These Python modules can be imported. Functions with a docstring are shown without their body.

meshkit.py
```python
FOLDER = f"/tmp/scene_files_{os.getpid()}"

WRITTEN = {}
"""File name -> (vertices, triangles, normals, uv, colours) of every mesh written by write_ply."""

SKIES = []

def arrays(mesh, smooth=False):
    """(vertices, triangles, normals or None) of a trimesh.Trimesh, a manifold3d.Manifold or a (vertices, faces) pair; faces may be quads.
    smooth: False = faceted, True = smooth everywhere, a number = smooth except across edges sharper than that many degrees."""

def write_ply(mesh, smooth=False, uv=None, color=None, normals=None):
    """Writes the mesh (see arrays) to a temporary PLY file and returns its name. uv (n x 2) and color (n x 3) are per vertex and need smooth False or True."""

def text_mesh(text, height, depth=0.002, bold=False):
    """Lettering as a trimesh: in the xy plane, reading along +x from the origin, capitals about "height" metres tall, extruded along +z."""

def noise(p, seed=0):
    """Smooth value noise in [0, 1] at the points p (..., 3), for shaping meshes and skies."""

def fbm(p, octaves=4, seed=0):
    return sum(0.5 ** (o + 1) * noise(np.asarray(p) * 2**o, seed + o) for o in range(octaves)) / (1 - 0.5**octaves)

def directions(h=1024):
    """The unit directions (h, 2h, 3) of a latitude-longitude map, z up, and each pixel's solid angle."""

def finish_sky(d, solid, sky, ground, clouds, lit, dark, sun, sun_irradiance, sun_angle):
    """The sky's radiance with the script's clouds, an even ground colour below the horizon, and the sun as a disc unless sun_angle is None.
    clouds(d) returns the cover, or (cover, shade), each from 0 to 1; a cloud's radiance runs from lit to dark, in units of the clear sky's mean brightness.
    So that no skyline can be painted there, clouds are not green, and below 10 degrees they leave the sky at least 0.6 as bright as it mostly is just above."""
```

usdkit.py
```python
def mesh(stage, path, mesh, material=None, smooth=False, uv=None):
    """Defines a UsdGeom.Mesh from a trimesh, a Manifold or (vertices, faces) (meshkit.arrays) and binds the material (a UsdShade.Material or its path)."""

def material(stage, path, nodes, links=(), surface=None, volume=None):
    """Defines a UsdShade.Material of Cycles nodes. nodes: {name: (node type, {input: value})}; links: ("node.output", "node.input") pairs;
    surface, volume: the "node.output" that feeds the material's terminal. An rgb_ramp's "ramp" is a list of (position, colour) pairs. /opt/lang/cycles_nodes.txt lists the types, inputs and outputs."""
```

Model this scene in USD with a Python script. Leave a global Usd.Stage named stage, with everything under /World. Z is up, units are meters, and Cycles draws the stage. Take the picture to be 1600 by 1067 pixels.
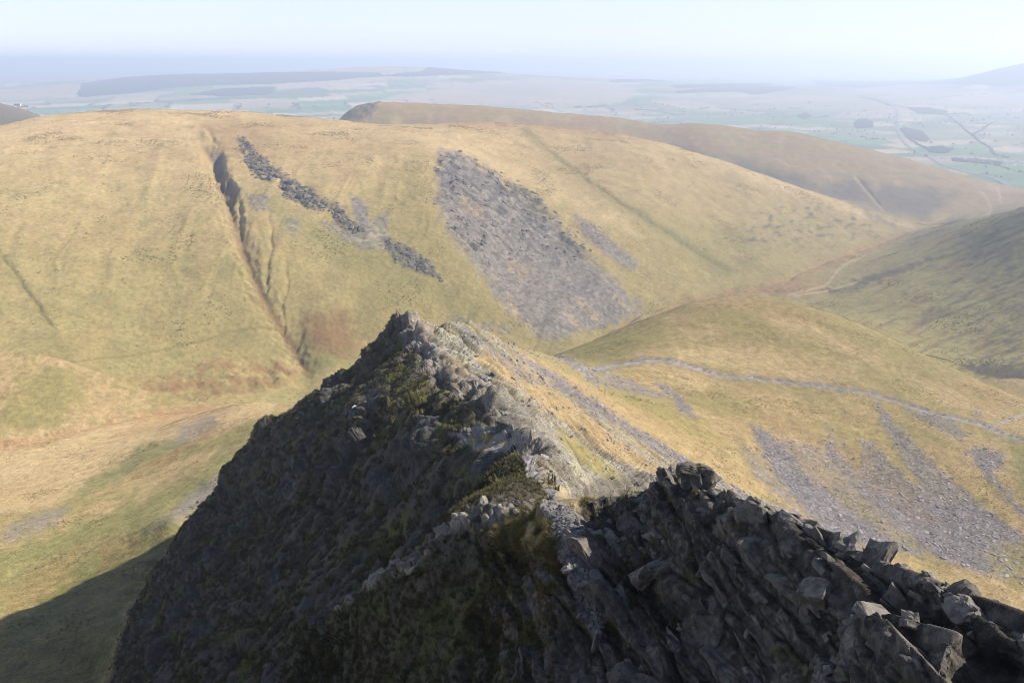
import math
import numpy as np
import trimesh
import usdkit
from pxr import Gf, Sdf, Usd, UsdGeom, UsdLux, UsdShade, Vt
from scipy.interpolate import RBFInterpolator
from scipy.ndimage import gaussian_filter, map_coordinates

# ------------------------------------------------------------------ stage, camera, sky, sun, exposure
stage = Usd.Stage.CreateInMemory()
UsdGeom.SetStageUpAxis(stage, UsdGeom.Tokens.z)
UsdGeom.SetStageMetersPerUnit(stage, 1.0)
W = UsdGeom.Xform.Define(stage, '/World')
stage.SetDefaultPrim(W.GetPrim())
UsdGeom.Scope.Define(stage, '/World/Looks')
T = Sdf.ValueTypeNames

CAM_Z = 780.0                       # metres above the sea
FPX = 1244.0                        # focal length in units of 1/1600 of the picture's width
PITCH = math.radians(19.4)
SUN_AZ = math.radians(91.0)         # from +y towards +x
SUN_EL = math.radians(36.0)
EXPOSURE = 1.2
SKY_VEIL = (4.4, 4.75, 6.0)           # the milky air of a hazy day, thickest towards the horizon, in the sky texture's units

cam = UsdGeom.Camera.Define(stage, '/World/camera')
cam.AddTranslateOp().Set(Gf.Vec3d(0, 0, CAM_Z))
cam.AddRotateXOp().Set(90.0 - math.degrees(PITCH))
cam.CreateHorizontalApertureAttr(36.0)
cam.CreateVerticalApertureAttr(36.0 * 682 / 1024)
cam.CreateFocalLengthAttr(36.0 * FPX / 1600)
cam.CreateClippingRangeAttr(Gf.Vec2f(0.1, 200000))
cam.CreateExposureAttr(EXPOSURE)

sky = UsdLux.DomeLight.Define(stage, '/World/sky')
sky_m = usdkit.material(stage, '/World/Looks/sky_look', {
    'tex': ('sky_texture', {'sky_type': 'single_scattering', 'sun_disc': False, 'sun_elevation': SUN_EL,
                            'sun_rotation': SUN_AZ, 'altitude': 780.0, 'air_density': 1.0,
                            'aerosol_density': 0.5, 'ozone_density': 1.5}),
    'co': ('texture_coordinate', {}), 'map': ('mapping', {'scale': (1.0, 1.0, 3.0)}),
    'n': ('noise_texture', {'scale': 1.6, 'detail': 4.0, 'roughness': .55}),
    'veil': ('map_range', {'from_min': .3, 'from_max': .75, 'to_min': .78, 'to_max': 1.0, 'clamp': True}),
    'dir': ('separate_xyz', {}), 'thin': ('map_range', {'range_type': 'smoothstep', 'from_min': .02, 'from_max': .62, 'to_min': .88, 'to_max': .12, 'clamp': True}),
    'fac': ('math', {'math_type': 'multiply'}),
    'mix': ('mix', {'color2': SKY_VEIL}),
    'bg': ('background_shader', {'strength': 0.084})},
    [('co.generated', 'map.vector'), ('map.vector', 'n.vector'), ('n.fac', 'veil.value'), ('co.generated', 'dir.vector'), ('dir.z', 'thin.value'), ('veil.result', 'fac.value1'), ('thin.result', 'fac.value2'), ('fac.value', 'mix.fac'),
     ('tex.color', 'mix.color1'), ('mix.color', 'bg.color')], surface='bg.background')
UsdShade.MaterialBindingAPI.Apply(sky.GetPrim()).Bind(sky_m)
sky.GetPrim().SetCustomDataByKey('kind', 'structure')

sun = UsdLux.DistantLight.Define(stage, '/World/sun')
sun.CreateIntensityAttr(1.2)
sun.CreateNormalizeAttr(True)
sun.CreateAngleAttr(0.5)
sun.CreateColorAttr(Gf.Vec3f(1.0, 0.93, 0.82))
sdir = np.array([math.cos(SUN_EL) * math.sin(SUN_AZ), math.cos(SUN_EL) * math.cos(SUN_AZ), math.sin(SUN_EL)])
zax = Gf.Vec3d(*sdir.tolist())
sun.AddTransformOp().Set(Gf.Matrix4d().SetRotate(Gf.Rotation(Gf.Vec3d(0, 0, 1), zax)))

# ------------------------------------------------------------------ helpers
CP, SP = math.cos(PITCH), math.sin(PITCH)


def ray(px, py):
    """x/y and z/y of the sight line through a point of the photograph (1600 x 1067)."""
    px, py = np.asarray(px, float), np.asarray(py, float)
    v = (533.5 - py) / FPX
    yy = CP + v * SP
    return (px - 800) / FPX / yy, (v * CP - SP) / yy


def project(U, S):
    """the inverse of ray()."""
    v = (S * CP + SP) / (CP - S * SP)
    return 800 + U * FPX * (CP + v * SP), 533.5 - v * FPX


def sstep(a, b, x):
    t = np.clip((x - a) / (b - a), 0, 1)
    return t * t * (3 - 2 * t)


def _hash(ix, iy, seed):
    h = (ix.astype(np.int64) * 374761393 + iy.astype(np.int64) * 668265263 + seed * 1442695041) & 0xFFFFFFFF
    h = ((h ^ (h >> 13)) * 1274126177) & 0xFFFFFFFF
    h = ((h ^ (h >> 16)) * 2246822519) & 0xFFFFFFFF
    return (h ^ (h >> 15)) & 0xFFFFFF


def rnd(ix, iy, seed):
    return _hash(ix, iy, seed) / 16777215.0


def noise2(x, y, seed=0):
    """gradient noise, about -1..1"""
    ix, iy = np.floor(x), np.floor(y)
    fx, fy = x - ix, y - iy
    ux, uy = fx * fx * fx * (fx * (fx * 6 - 15) + 10), fy * fy * fy * (fy * (fy * 6 - 15) + 10)
    out = 0
    for dx in (0, 1):
        for dy in (0, 1):
            a = rnd(ix + dx, iy + dy, seed) * 2 * np.pi
            g = np.cos(a) * (fx - dx) + np.sin(a) * (fy - dy)
            out = out + g * (ux if dx else 1 - ux) * (uy if dy else 1 - uy)
    return out * 1.5


def fbm2(x, y, octaves=4, seed=0, gain=0.5, ridged=False):
    out, amp, tot = 0, 1.0, 0
    for o in range(octaves):
        n = noise2(x * 2 ** o + 17.3 * o, y * 2 ** o - 9.1 * o, seed + o)
        out = out + amp * (1 - 2 * np.abs(n) if ridged else n)
        tot += amp
        amp *= gain
    return out / tot


def facets(x, y, seed=0, tilt=0.5, k=1.0):
    """broken rock: the upper envelope of one tilted, slightly domed block per cell of a jittered grid (cells meet in cracks)"""
    ix, iy = np.floor(x), np.floor(y)
    best = np.full(x.shape, -1e9)
    for dx in (-1, 0, 1):
        for dy in (-1, 0, 1):
            cx, cy = ix + dx, iy + dy
            h = _hash(cx, cy, seed)
            h2 = _hash(cx, cy, seed + 1)
            ex = x - cx - 0.1 - 0.8 * (h & 0xFFF) / 4095.0
            ey = y - cy - 0.1 - 0.8 * (h >> 12) / 4095.0
            v = (h2 & 0xFF) / 255.0 - 0.5 + tilt * (((h2 >> 8 & 0xFF) / 127.5 - 1) * ex + ((h2 >> 16) / 127.5 - 1) * ey) - k * (0.7 * np.maximum(np.abs(ex), np.abs(ey)) + 0.35 * (ex * ex + ey * ey))
            best = np.maximum(best, v)
    return best + 0.1


def facets3(P, axes, sizes, seed=0, tilt=0.6, k=0.9):
    """the same in space; also returns how deep in a crack the point lies and a random number per block"""
    Q = P @ np.asarray(axes).T / np.asarray(sizes)
    I = np.floor(Q)
    best, second = np.full(len(Q), -1e9), np.full(len(Q), -1e9)
    ident = np.zeros(len(Q))
    for d in np.ndindex(3, 3, 3):
        c = I + d - 1
        h = _hash(c[:, 0], c[:, 1] + 7919 * c[:, 2], seed)
        h2 = _hash(c[:, 0] + 5237 * c[:, 2], c[:, 1], seed + 1)
        e0 = Q[:, 0] - c[:, 0] - 0.1 - 0.8 * (h & 0xFF) / 255.0
        e1 = Q[:, 1] - c[:, 1] - 0.1 - 0.8 * (h >> 8 & 0xFF) / 255.0
        e2 = Q[:, 2] - c[:, 2] - 0.1 - 0.8 * (h >> 16) / 255.0
        v = (h2 & 0xFF) / 255.0 - 0.5 + tilt * (((h2 >> 8 & 0xFF) / 127.5 - 1) * e0 + ((h2 >> 16) / 127.5 - 1) * e1) - k * (0.75 * np.maximum(np.maximum(np.abs(e0), np.abs(e1)), np.abs(e2)) + 0.35 * (e0 * e0 + e1 * e1 + e2 * e2))
        up = v > best
        second = np.where(up, best, np.maximum(second, v))
        ident = np.where(up, (h2 >> 4 & 0xFFF) / 4095.0, ident)
        best = np.maximum(best, v)
    return best + 0.1, best - second, ident


def poly_sd(px, py, poly):
    """signed distance (inside positive) to a polygon; far points get -1e3"""
    P = np.asarray(poly, float)
    out = np.full(px.shape, -1e3)
    lo, hi = P.min(0) - 60, P.max(0) + 60
    k = np.nonzero((px > lo[0]) & (px < hi[0]) & (py > lo[1]) & (py < hi[1]))
    x, y = px[k], py[k]
    d = np.full(x.shape, 1e9)
    ins = np.zeros(x.shape, bool)
    for (ax, ay), (bx, by) in zip(P, np.roll(P, -1, 0)):
        ex, ey = bx - ax, by - ay
        t = np.clip(((x - ax) * ex + (y - ay) * ey) / max(ex * ex + ey * ey, 1e-9), 0, 1)
        d = np.minimum(d, (x - ax - t * ex) ** 2 + (y - ay - t * ey) ** 2)
        c = (ay > y) != (by > y)
        ins ^= c & (x < ex * (y - ay) / (ey if ey else 1e-9) + ax)
    out[k] = np.where(ins, 1, -1) * np.sqrt(d)
    return out


def line_d(px, py, line, reach=60):
    """distance to a polyline, side (positive = right of its direction) and position along it (0..n-1)"""
    P = np.asarray(line, float)[:, :2]
    dist, side, along = np.full(px.shape, 1e3), np.zeros(px.shape), np.zeros(px.shape)
    lo, hi = P.min(0) - reach, P.max(0) + reach
    k = np.nonzero((px > lo[0]) & (px < hi[0]) & (py > lo[1]) & (py < hi[1]))
    x, y = px[k], py[k]
    d, sd, al = np.full(x.shape, 1e3), np.zeros(x.shape), np.zeros(x.shape)
    for i, ((ax, ay), (bx, by)) in enumerate(zip(P[:-1], P[1:])):
        ex, ey = bx - ax, by - ay
        t = np.clip(((x - ax) * ex + (y - ay) * ey) / (ex * ex + ey * ey), 0, 1)
        q = np.hypot(x - ax - t * ex, y - ay - t * ey)
        c = q < d
        sd = np.where(c, np.sign(ex * (y - ay) - ey * (x - ax)), sd)
        al = np.where(c, i + t, al)
        d = np.minimum(d, q)
    dist[k], side[k], along[k] = d, sd, al
    return dist, side, along


def tag(prim, label=None, category=None, group=None, kind=None):
    p = prim.GetPrim() if hasattr(prim, 'GetPrim') else prim
    for k, v in (('label', label), ('category', category), ('group', group), ('kind', kind)):
        if v:
            p.SetCustomDataByKey(k, v)
    return p


# ------------------------------------------------------------------ the lie of the land
# Sight lines of the photograph with the distance (metres ahead) at which each meets the ground; ('z', px, height, distance) where it is hidden.
LINES = [
    # crest of the rocky ridge, from the near spine out to its end
    [(1760, 1045, 9), (1600, 966, 12), (1500, 922, 13.3), (1400, 877, 15), (1330, 848, 16.5), (1230, 797, 19), (1130, 750, 23), (1060, 736, 25.6), (1015, 748, 27), (940, 771, 29), (900, 782, 32), (865, 765, 39), (838, 690, 60), (800, 652, 80), (762, 625, 95), (740, 606, 105), (722, 600, 116), (700, 588, 130), (672, 562, 150), (648, 520, 185), (632, 491, 203)],
    [(632, 491, 203), (665, 502, 222), (735, 508, 250), (765, 520, 270), (797, 539, 300), (830, 545, 330), (870, 558, 372), (900, 566, 410), (930, 576, 450)],
    # near ground below the camera
    [(300, 1150, 60), (600, 1150, 19), (800, 1150, 12), (1000, 1150, 12), (1300, 1150, 11), (1700, 1150, 8)],
    [(400, 1067, 62), (500, 1067, 42), (600, 1067, 31), (700, 1067, 25), (800, 1067, 21.5), (900, 1067, 20.3), (1000, 1067, 19.6), (1200, 1067, 17), (1400, 1067, 14), (1650, 1067, 10.5)],
    [(700, 960, 29), (760, 960, 26), (850, 960, 23.4), (1000, 960, 21.6), (1200, 960, 17.6), (1400, 960, 14.2), (1520, 970, 12.2)],
    [(740, 880, 29), (800, 880, 26), (860, 885, 22.9), (900, 895, 22.9), (1000, 880, 22.4), (1150, 880, 19.6), (1280, 880, 17)],
    [(790, 820, 29.3), (850, 815, 26.2), (885, 838, 23.8), (950, 830, 25.6), (1050, 820, 23.7), (1150, 820, 21.2)],
    # rib that drops to the left of the path
    [(840, 797, 30.5), (760, 803, 31.5), (690, 832, 32.6), (640, 868, 34.6), (580, 905, 37), (520, 930, 41.5), (470, 985, 53)],
    # the shaded face
    [(600, 950, 45), (500, 950, 68), (400, 950, 95), (300, 950, 130)],
    [(690, 800, 62), (600, 850, 75), (500, 850, 100), (400, 850, 130), (310, 850, 162)],
    [(760, 740, 62), (700, 770, 74), (600, 790, 92), (500, 800, 115), (420, 790, 142), (350, 780, 172)],
    [(790, 700, 68), (640, 700, 95), (560, 760, 105), (500, 700, 140), (450, 720, 150), (395, 720, 176)],
    [(700, 640, 103), (650, 640, 112), (600, 640, 125), (550, 640, 138), (480, 660, 165)],
    [(640, 570, 150), (600, 560, 175), (560, 600, 172), (610, 530, 192)],
    # left outline of the face
    [(632, 491, 203), (612, 500, 206), (600, 513, 206), (570, 545, 201), (540, 572, 197), (500, 602, 194), (470, 622, 192), (440, 640, 191), (400, 668, 190), (375, 695, 188), (350, 730, 186), (320, 775, 183), (290, 812, 181), (260, 850, 178), (230, 892, 175), (208, 950, 170), (190, 1000, 165), (160, 1067, 160), (120, 1150, 150)],
    # foot of the crag behind that outline
    [('z', 600, 655, 262), ('z', 540, 640, 262), ('z', 470, 628, 258), ('z', 400, 612, 255), ('z', 340, 610, 235), ('z', 290, 618, 215), ('z', 240, 626, 198), ('z', 195, 628, 187)],
    # slope below it, as seen
    [(150, 1000, 190), (80, 1000, 196), (0, 1000, 200), (-120, 1000, 204)],
    [(150, 1067, 172), (0, 1067, 172), (-100, 1067, 175), (-200, 1150, 150)],
    [(200, 900, 245), (100, 900, 268), (0, 900, 280), (-120, 900, 290)],
    [(262, 815, 290), (200, 815, 325), (100, 820, 345), (0, 825, 358), (-120, 830, 370)],
    [(330, 745, 360), (250, 760, 385), (150, 770, 410), (60, 790, 405), (-60, 815, 400)],
    [(400, 668, 455), (350, 690, 450), (280, 715, 452), (150, 765, 432)],
    [(450, 632, 545), (400, 640, 535), (330, 655, 540), (250, 690, 515), (150, 735, 490), (60, 775, 455), (0, 790, 440), (-120, 810, 430)],
    [(390, 625, 620), (300, 650, 590), (200, 685, 560), (100, 720, 530), (0, 745, 515), (-120, 770, 505)],
    # valley bottom, upstream (left) to the gap (right)
    [(-150, 735, 560), (0, 700, 590), (100, 675, 620), (200, 655, 656), (300, 636, 700), (380, 613, 745), (440, 592, 785), (470, 575, 815)],
    [('z', 550, 460, 840), ('z', 650, 456, 860), ('z', 760, 452, 885), (880, 548, 912), (930, 525, 985), (1000, 493, 1080), (1100, 461, 1215), (1200, 445, 1300), (1250, 425, 1400), (1300, 405, 1520), (1380, 377, 1744), (1432, 359, 1900)],
    [('z', 1500, 385, 2150), ('z', 1600, 370, 2600), ('z', 1700, 350, 3000)],
    # the fell across the valley
    [(-150, 600, 660), (0, 600, 654), (100, 590, 675), (200, 560, 731), (320, 550, 770), (420, 530, 815)],
    [(-150, 450, 790), (0, 450, 791), (100, 450, 805), (200, 450, 827), (320, 450, 845), (440, 450, 863), (540, 500, 862), (620, 480, 905)],
    [(-150, 350, 910), (0, 350, 925), (100, 350, 945), (200, 350, 967), (320, 350, 975), (440, 350, 985), (560, 380, 985), (640, 400, 985)],
    [(-150, 280, 1080), (0, 250, 1160), (100, 250, 1190), (200, 250, 1217), (320, 250, 1217), (440, 250, 1225), (560, 270, 1180), (620, 300, 1140)],
    [(-150, 215, 1380), (0, 210, 1370), (100, 200, 1400), (220, 200, 1430), (350, 200, 1450), (500, 205, 1470), (640, 215, 1420)],
    [(-300, 230, 1400), (-150, 210, 1460), (0, 195, 1530), (60, 180, 1570), (150, 168, 1640), (220, 170, 1690), (300, 172, 1730), (380, 172, 1760), (450, 178, 1780), (520, 187, 1800), (600, 196, 1810), (660, 197, 1850), (740, 192, 1950), (850, 193, 2000), (920, 200, 2000), (1000, 213, 1980), (1080, 230, 1950), (1150, 252, 1930), (1230, 280, 1925), (1330, 320, 1925), (1400, 346, 1915)],
    [(760, 500, 930), (700, 480, 954), (700, 400, 1010), (690, 320, 1120), (690, 240, 1330), (700, 205, 1560)],
    [(860, 510, 955), (830, 440, 1060), (800, 360, 1170), (800, 290, 1330), (800, 230, 1580)],
    [(960, 490, 1065), (940, 430, 1120), (900, 350, 1250), (900, 270, 1500), (900, 220, 1750)],
    [(1080, 445, 1200), (1040, 400, 1250), (1000, 330, 1370), (1000, 260, 1610)],
    [(1200, 410, 1370), (1150, 350, 1530), (1120, 290, 1700), (1100, 255, 1840)],
    [(1330, 375, 1640), (1290, 345, 1720), (1250, 310, 1830)],
    # behind it
    [('z', -300, 520, 2500), ('z', 0, 500, 2500), ('z', 300, 490, 2550), ('z', 500, 460, 2550), ('z', 700, 440, 2600), ('z', 900, 430, 2600), ('z', 1100, 410, 2500), ('z', 1300, 390, 2350)],
    # knoll beyond the saddle, with the path
    [(930, 577, 455), (980, 568, 470), (1030, 563, 478), (1070, 570, 478), (1110, 584, 475), (1175, 592, 470), (1260, 602, 465), (1330, 613, 455), (1400, 630, 445), (1470, 650, 432), (1530, 662, 425), (1600, 688, 402), (1720, 730, 375)],
    [(880, 551, 560), (900, 541, 585), (960, 515, 600), (1020, 490, 612), (1080, 468, 628), (1130, 460, 640), (1180, 457, 645), (1240, 465, 643), (1300, 487, 628), (1380, 520, 605), (1450, 553, 585), (1520, 584, 562), (1600, 619, 545), (1720, 666, 530)],
    [('z', 1440, 500, 720), ('z', 1520, 497, 665), ('z', 1600, 494, 625), ('z', 1720, 496, 600)],
    [(900, 562, 500), (960, 545, 530), (1020, 530, 545), (1100, 515, 560), (1180, 515, 560), (1280, 535, 550), (1380, 570, 525), (1480, 605, 500), (1560, 630, 490), (1700, 680, 460)],
    [('z', 860, 515, 690), ('z', 960, 505, 760), ('z', 1080, 500, 830), ('z', 1180, 500, 850), ('z', 1280, 500, 830), ('z', 1380, 500, 780), ('z', 1480, 500, 720)],
    # flank of the ridge right of the crest
    [(850, 600, 270), (950, 600, 385), (1050, 620, 410), (1200, 640, 405)],
    [(900, 640, 255), (1000, 650, 320), (1120, 670, 360), (1350, 700, 375), (1480, 720, 365), (1620, 760, 345)],
    [(900, 700, 190), (1000, 720, 245), (1100, 725, 290), (1200, 740, 318), (1350, 760, 335), (1500, 800, 325), (1620, 850, 305)],
    [(930, 760, 140), (1200, 795, 270), (1300, 820, 285), (1430, 850, 292), (1600, 890, 285), (1750, 950, 270)],
    [(700, 530, 225), (740, 560, 200), (780, 590, 185), (820, 620, 170), (850, 650, 150), (870, 690, 122), (900, 740, 95)],
    [('z', 950, 735, 60), ('z', 1000, 742, 42), ('z', 1100, 745, 33), ('z', 1200, 746, 29), ('z', 1350, 748, 25), ('z', 1500, 750, 22), ('z', 1650, 752, 20)],
    [('z', 1050, 690, 110), ('z', 1150, 690, 90), ('z', 1300, 690, 75), ('z', 1500, 690, 65), ('z', 1700, 690, 58)],
    [('z', 1200, 640, 175), ('z', 1350, 630, 160), ('z', 1500, 620, 150), ('z', 1700, 615, 140)],
    # fell on the right
    [(1600, 320, 1330), (1560, 333, 1450), (1500, 347, 1600), (1432, 361, 1890)],
    [(1760, 270, 1300), (1700, 290, 1320), (1600, 320, 1330)],
    [(1600, 400, 1130), (1500, 410, 1250), (1400, 405, 1400)],
    [(1600, 480, 960), (1500, 480, 1020), (1400, 465, 1120), (1300, 440, 1300)],
    [(1600, 560, 790), (1520, 545, 850), (1400, 510, 960), (1300, 475, 1130), (1240, 450, 1260)],
    [(1600, 592, 690), (1540, 575, 730), ('z', 1440, 487, 800), ('z', 1340, 470, 960)],
    [('z', 1750, 500, 700), ('z', 1900, 540, 760), ('z', 1900, 600, 1100), ('z', 2000, 610, 1600), ('z', 1650, 480, 1600), ('z', 1580, 430, 1900), ('z', 1800, 480, 2200)],
    # long fell behind
    [(524, 178, 3150), (540, 163, 3100), (562, 152, 3080), (600, 148, 3080), (700, 153, 3080), (800, 160, 3100), (900, 169, 3150), (1000, 179, 3150), (1070, 185, 3150), (1150, 192, 3150), (1220, 195, 3100), (1300, 213, 3050), (1400, 238, 2980), (1480, 262, 2900), (1550, 287, 2800), (1600, 294, 2750), (1750, 310, 2650)],
    [(1100, 245, 2560), (1200, 262, 2520), (1300, 300, 2350), (1400, 335, 2150), (1500, 300, 2500), (1600, 305, 2500)],
    [(1150, 220, 2850), (1280, 245, 2720), (1380, 262, 2700), (1480, 282, 2680)],
    [('z', 480, 420, 3100), ('z', 420, 330, 3300), ('z', 540, 330, 3700), ('z', 800, 310, 3900), ('z', 1100, 290, 3800), ('z', 1400, 260, 3600), ('z', 1600, 240, 3450), ('z', 1800, 235, 3300)],
    # dark hill at the left edge
    [(-200, 150, 2700), (0, 166, 2650), (40, 172, 2620), (75, 181, 2600)],
    [('z', -200, 420, 3700), ('z', 0, 380, 3600), ('z', 150, 340, 3400)],
    # the plain
    [('z', p, 262 if p < 700 else 240, 4400) for p in range(-300, 1901, 200)],
    [('z', p, 268 if p < 700 else 240, 5600) for p in range(-300, 1901, 200)],
    [('z', p, 290 if p < 700 else 262, 7500) for p in range(-300, 1901, 200)],
    [(-300, 172, 9300), (0, 158, 10200), (130, 150, 10500), (250, 146, 10500), (400, 141, 10800), (560, 133, 11300), (700, 135, 11500), (900, 146, 10700), (1100, 150, 10500), (1300, 151, 10500), (1500, 150, 10800), (1900, 142, 11200)],
    [(-300, 150, 12000), (0, 140, 13000), (130, 128, 13500), (250, 119, 14000), (400, 113, 14500), (560, 104, 15500), (640, 102, 16000), (700, 110, 16500), (900, 121, 16000), (1100, 130, 15500), (1300, 135, 15000), (1420, 134, 14500), (1500, 127, 13500), (1560, 112, 12500), (1640, 100, 12200), (1800, 97, 12000)],
    [('z', p, 330, 19000) for p in range(-300, 700, 200)] + [('z', p, 330, 21000) for p in range(700, 1901, 200)],
    [('z', p, 260, 30000) for p in range(-300, 1901, 250)],
    [('z', p, 240, 75000) for p in range(-300, 1901, 250)],
]

# the near spine has a narrow top: its left rim stands a pace left of the skyline
LINES.append([(px - 0.75 / y * FPX * 0.86, py + 5, y * 0.995) for px, py, y in LINES[0][1:8]])


def control_points():
    pts = []
    for line in LINES:
        conv = []
        for q in line:
            if q[0] == 'z':
                s = (q[2] - CAM_Z) / q[3]
                px, py = q[1], project(0.0, s)[1]
                u = ray(px, py)[0]
            else:
                u, s = ray(q[0], q[1])
            conv.append((float(u), math.log(q[2] if q[0] != 'z' else q[3]), float(s)))
        conv = np.array(conv)
        for a, b in zip(conv[:-1], conv[1:]):
            n = max(1, int(np.hypot(b[0] - a[0], (b[1] - a[1]) * 0.4) / 0.028))
            for t in np.arange(n) / n:
                pts.append(a + (b - a) * t)
        pts.append(conv[-1])
    return np.array(pts)


LS = 0.42                            # how a step of ln(distance) counts against one of x/y
PTS = control_points()
key = np.round(PTS[:, :2] * [1 / 0.006, LS / 0.006]).astype(int)
PTS = PTS[np.unique(key, axis=0, return_index=True)[1]]
rbf = RBFInterpolator(PTS[:, :2] * [1, LS], PTS[:, 2], kernel='linear', smoothing=0.0002)
GU, GL = np.linspace(-1.35, 1.35, 560), np.linspace(math.log(3.0), math.log(80000.0), 620)
gu, gl = np.meshgrid(GU, GL)
COARSE = rbf(np.stack([gu.ravel(), gl.ravel() * LS], 1)).reshape(gu.shape)
far_w = sstep(math.log(240), math.log(700), gl)
COARSE = COARSE * (1 - far_w) + gaussian_filter(COARSE, (1.8, 2.6)) * far_w
near_w = sstep(math.log(48), math.log(26), gl)
COARSE = gaussian_filter(COARSE, 0.7) * (1 - near_w) + gaussian_filter(COARSE, (1.6, 3.4)) * near_w


def base_slope(U, L):
    r = (L - GL[0]) / (GL[1] - GL[0])
    c = (np.clip(U, GU[0], GU[-1]) - GU[0]) / (GU[1] - GU[0])
    return map_coordinates(COARSE, [r, c], order=3, mode='nearest')


class Ground:
    """a sheet of ground; each column of its grid spends its points where the surface needs them"""

    def __init__(self, U, bands, n, even):
        (y0, y1) = bands
        L = np.linspace(math.log(y0), math.log(y1), 2600)
        Uc = U[::6] if len(U) > 600 else U
        uu, ll = np.meshgrid(Uc, L)
        S = base_slope(uu, ll)
        d = np.gradient(S, L, axis=0)
        m = np.where(d > 0, d, -(0.35 + 0.3 * (ll < 3.7)) * d) + even(L)[:, None]
        m = gaussian_filter(m, (8, 5))
        cum = np.concatenate([np.zeros((1, len(Uc))), np.cumsum((m[1:] + m[:-1]) / 2, 0)])
        cum /= cum[-1]
        t = np.linspace(0, 1, n)
        Lc = np.stack([np.interp(t, cum[:, j], L) for j in range(len(Uc))], 1)
        self.L = np.stack([np.interp(U, Uc, Lc[i]) for i in range(n)])
        self.L[0], self.L[-1] = L[0], L[-1]
        self.U = np.broadcast_to(U, self.L.shape).copy()
        self.Y = np.exp(self.L)
        self.X = self.U * self.Y
        self.S = base_slope(self.U, self.L)
        self.Z = CAM_Z + self.S * self.Y
        self.px, self.py = project(self.U, self.S)

    def normals(self):
        P = np.stack([self.X, self.Y, self.Z], -1)
        n = np.cross(np.gradient(P, axis=1), np.gradient(P, axis=0))
        n /= np.linalg.norm(n, axis=-1, keepdims=True)
        return n


def columns(limit, du, wide):
    n = int(2 * limit / du)
    mid = np.linspace(-limit, limit, n)
    out = limit + (wide - limit) * np.linspace(0, 1, 28)[1:] ** 1.6
    return np.concatenate([-out[::-1], mid, out])


near = Ground(columns(0.82, 0.0016, 1.6), (3, 700), 860, lambda L: 0.05 + 0.10 * ((L > 1.9) & (L < 6.0)))
far = Ground(columns(0.72, 0.0019, 1.35), (700, 75000), 440, lambda L: 0.035 + 0.0 * L)
#@@DETAIL
# ------------------------------------------------------------------ relief: crags, gullies, broken rock


def poly_w(g, poly, feather, ylim, warp=0.0, wl=12.0, seed=5):
    """0..1 cover of a patch of ground outlined in the photograph, its edge made ragged by noise"""
    sd = poly_sd(g.px, g.py, poly)
    k = np.abs(sd) < warp + feather + 3
    if warp and k.any():
        sd[k] += warp * fbm2(g.px[k] / wl, g.py[k] / wl, 3, seed)
    w = sstep(-feather, feather, sd)
    return w * ((g.Y > ylim[0]) & (g.Y < ylim[1]))


def at(px, py):
    """the point of the finished ground that the sight line through a point of the photograph meets first"""
    d = np.hypot(near.px - px, near.py - py)
    k = np.nonzero(d < 2.6)
    if len(k[0]):
        ys = near.Y[k]
        i = np.argmin(np.where(ys < ys.min() * 1.05, d[k], 9))
        return np.array([near.X[k][i], near.Y[k][i], near.Z[k][i]])
    for g in (far,):
        for r in (0.8, 1.6, 3.0):
            k = np.nonzero((np.abs(g.px - px) < r) & (np.abs(g.py - py) < r))
            if len(k[0]):
                i = np.argmin(g.Y[k])
                return np.array([g.X[k][i], g.Y[k][i], g.Z[k][i]])
    raise ValueError((px, py))


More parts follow.
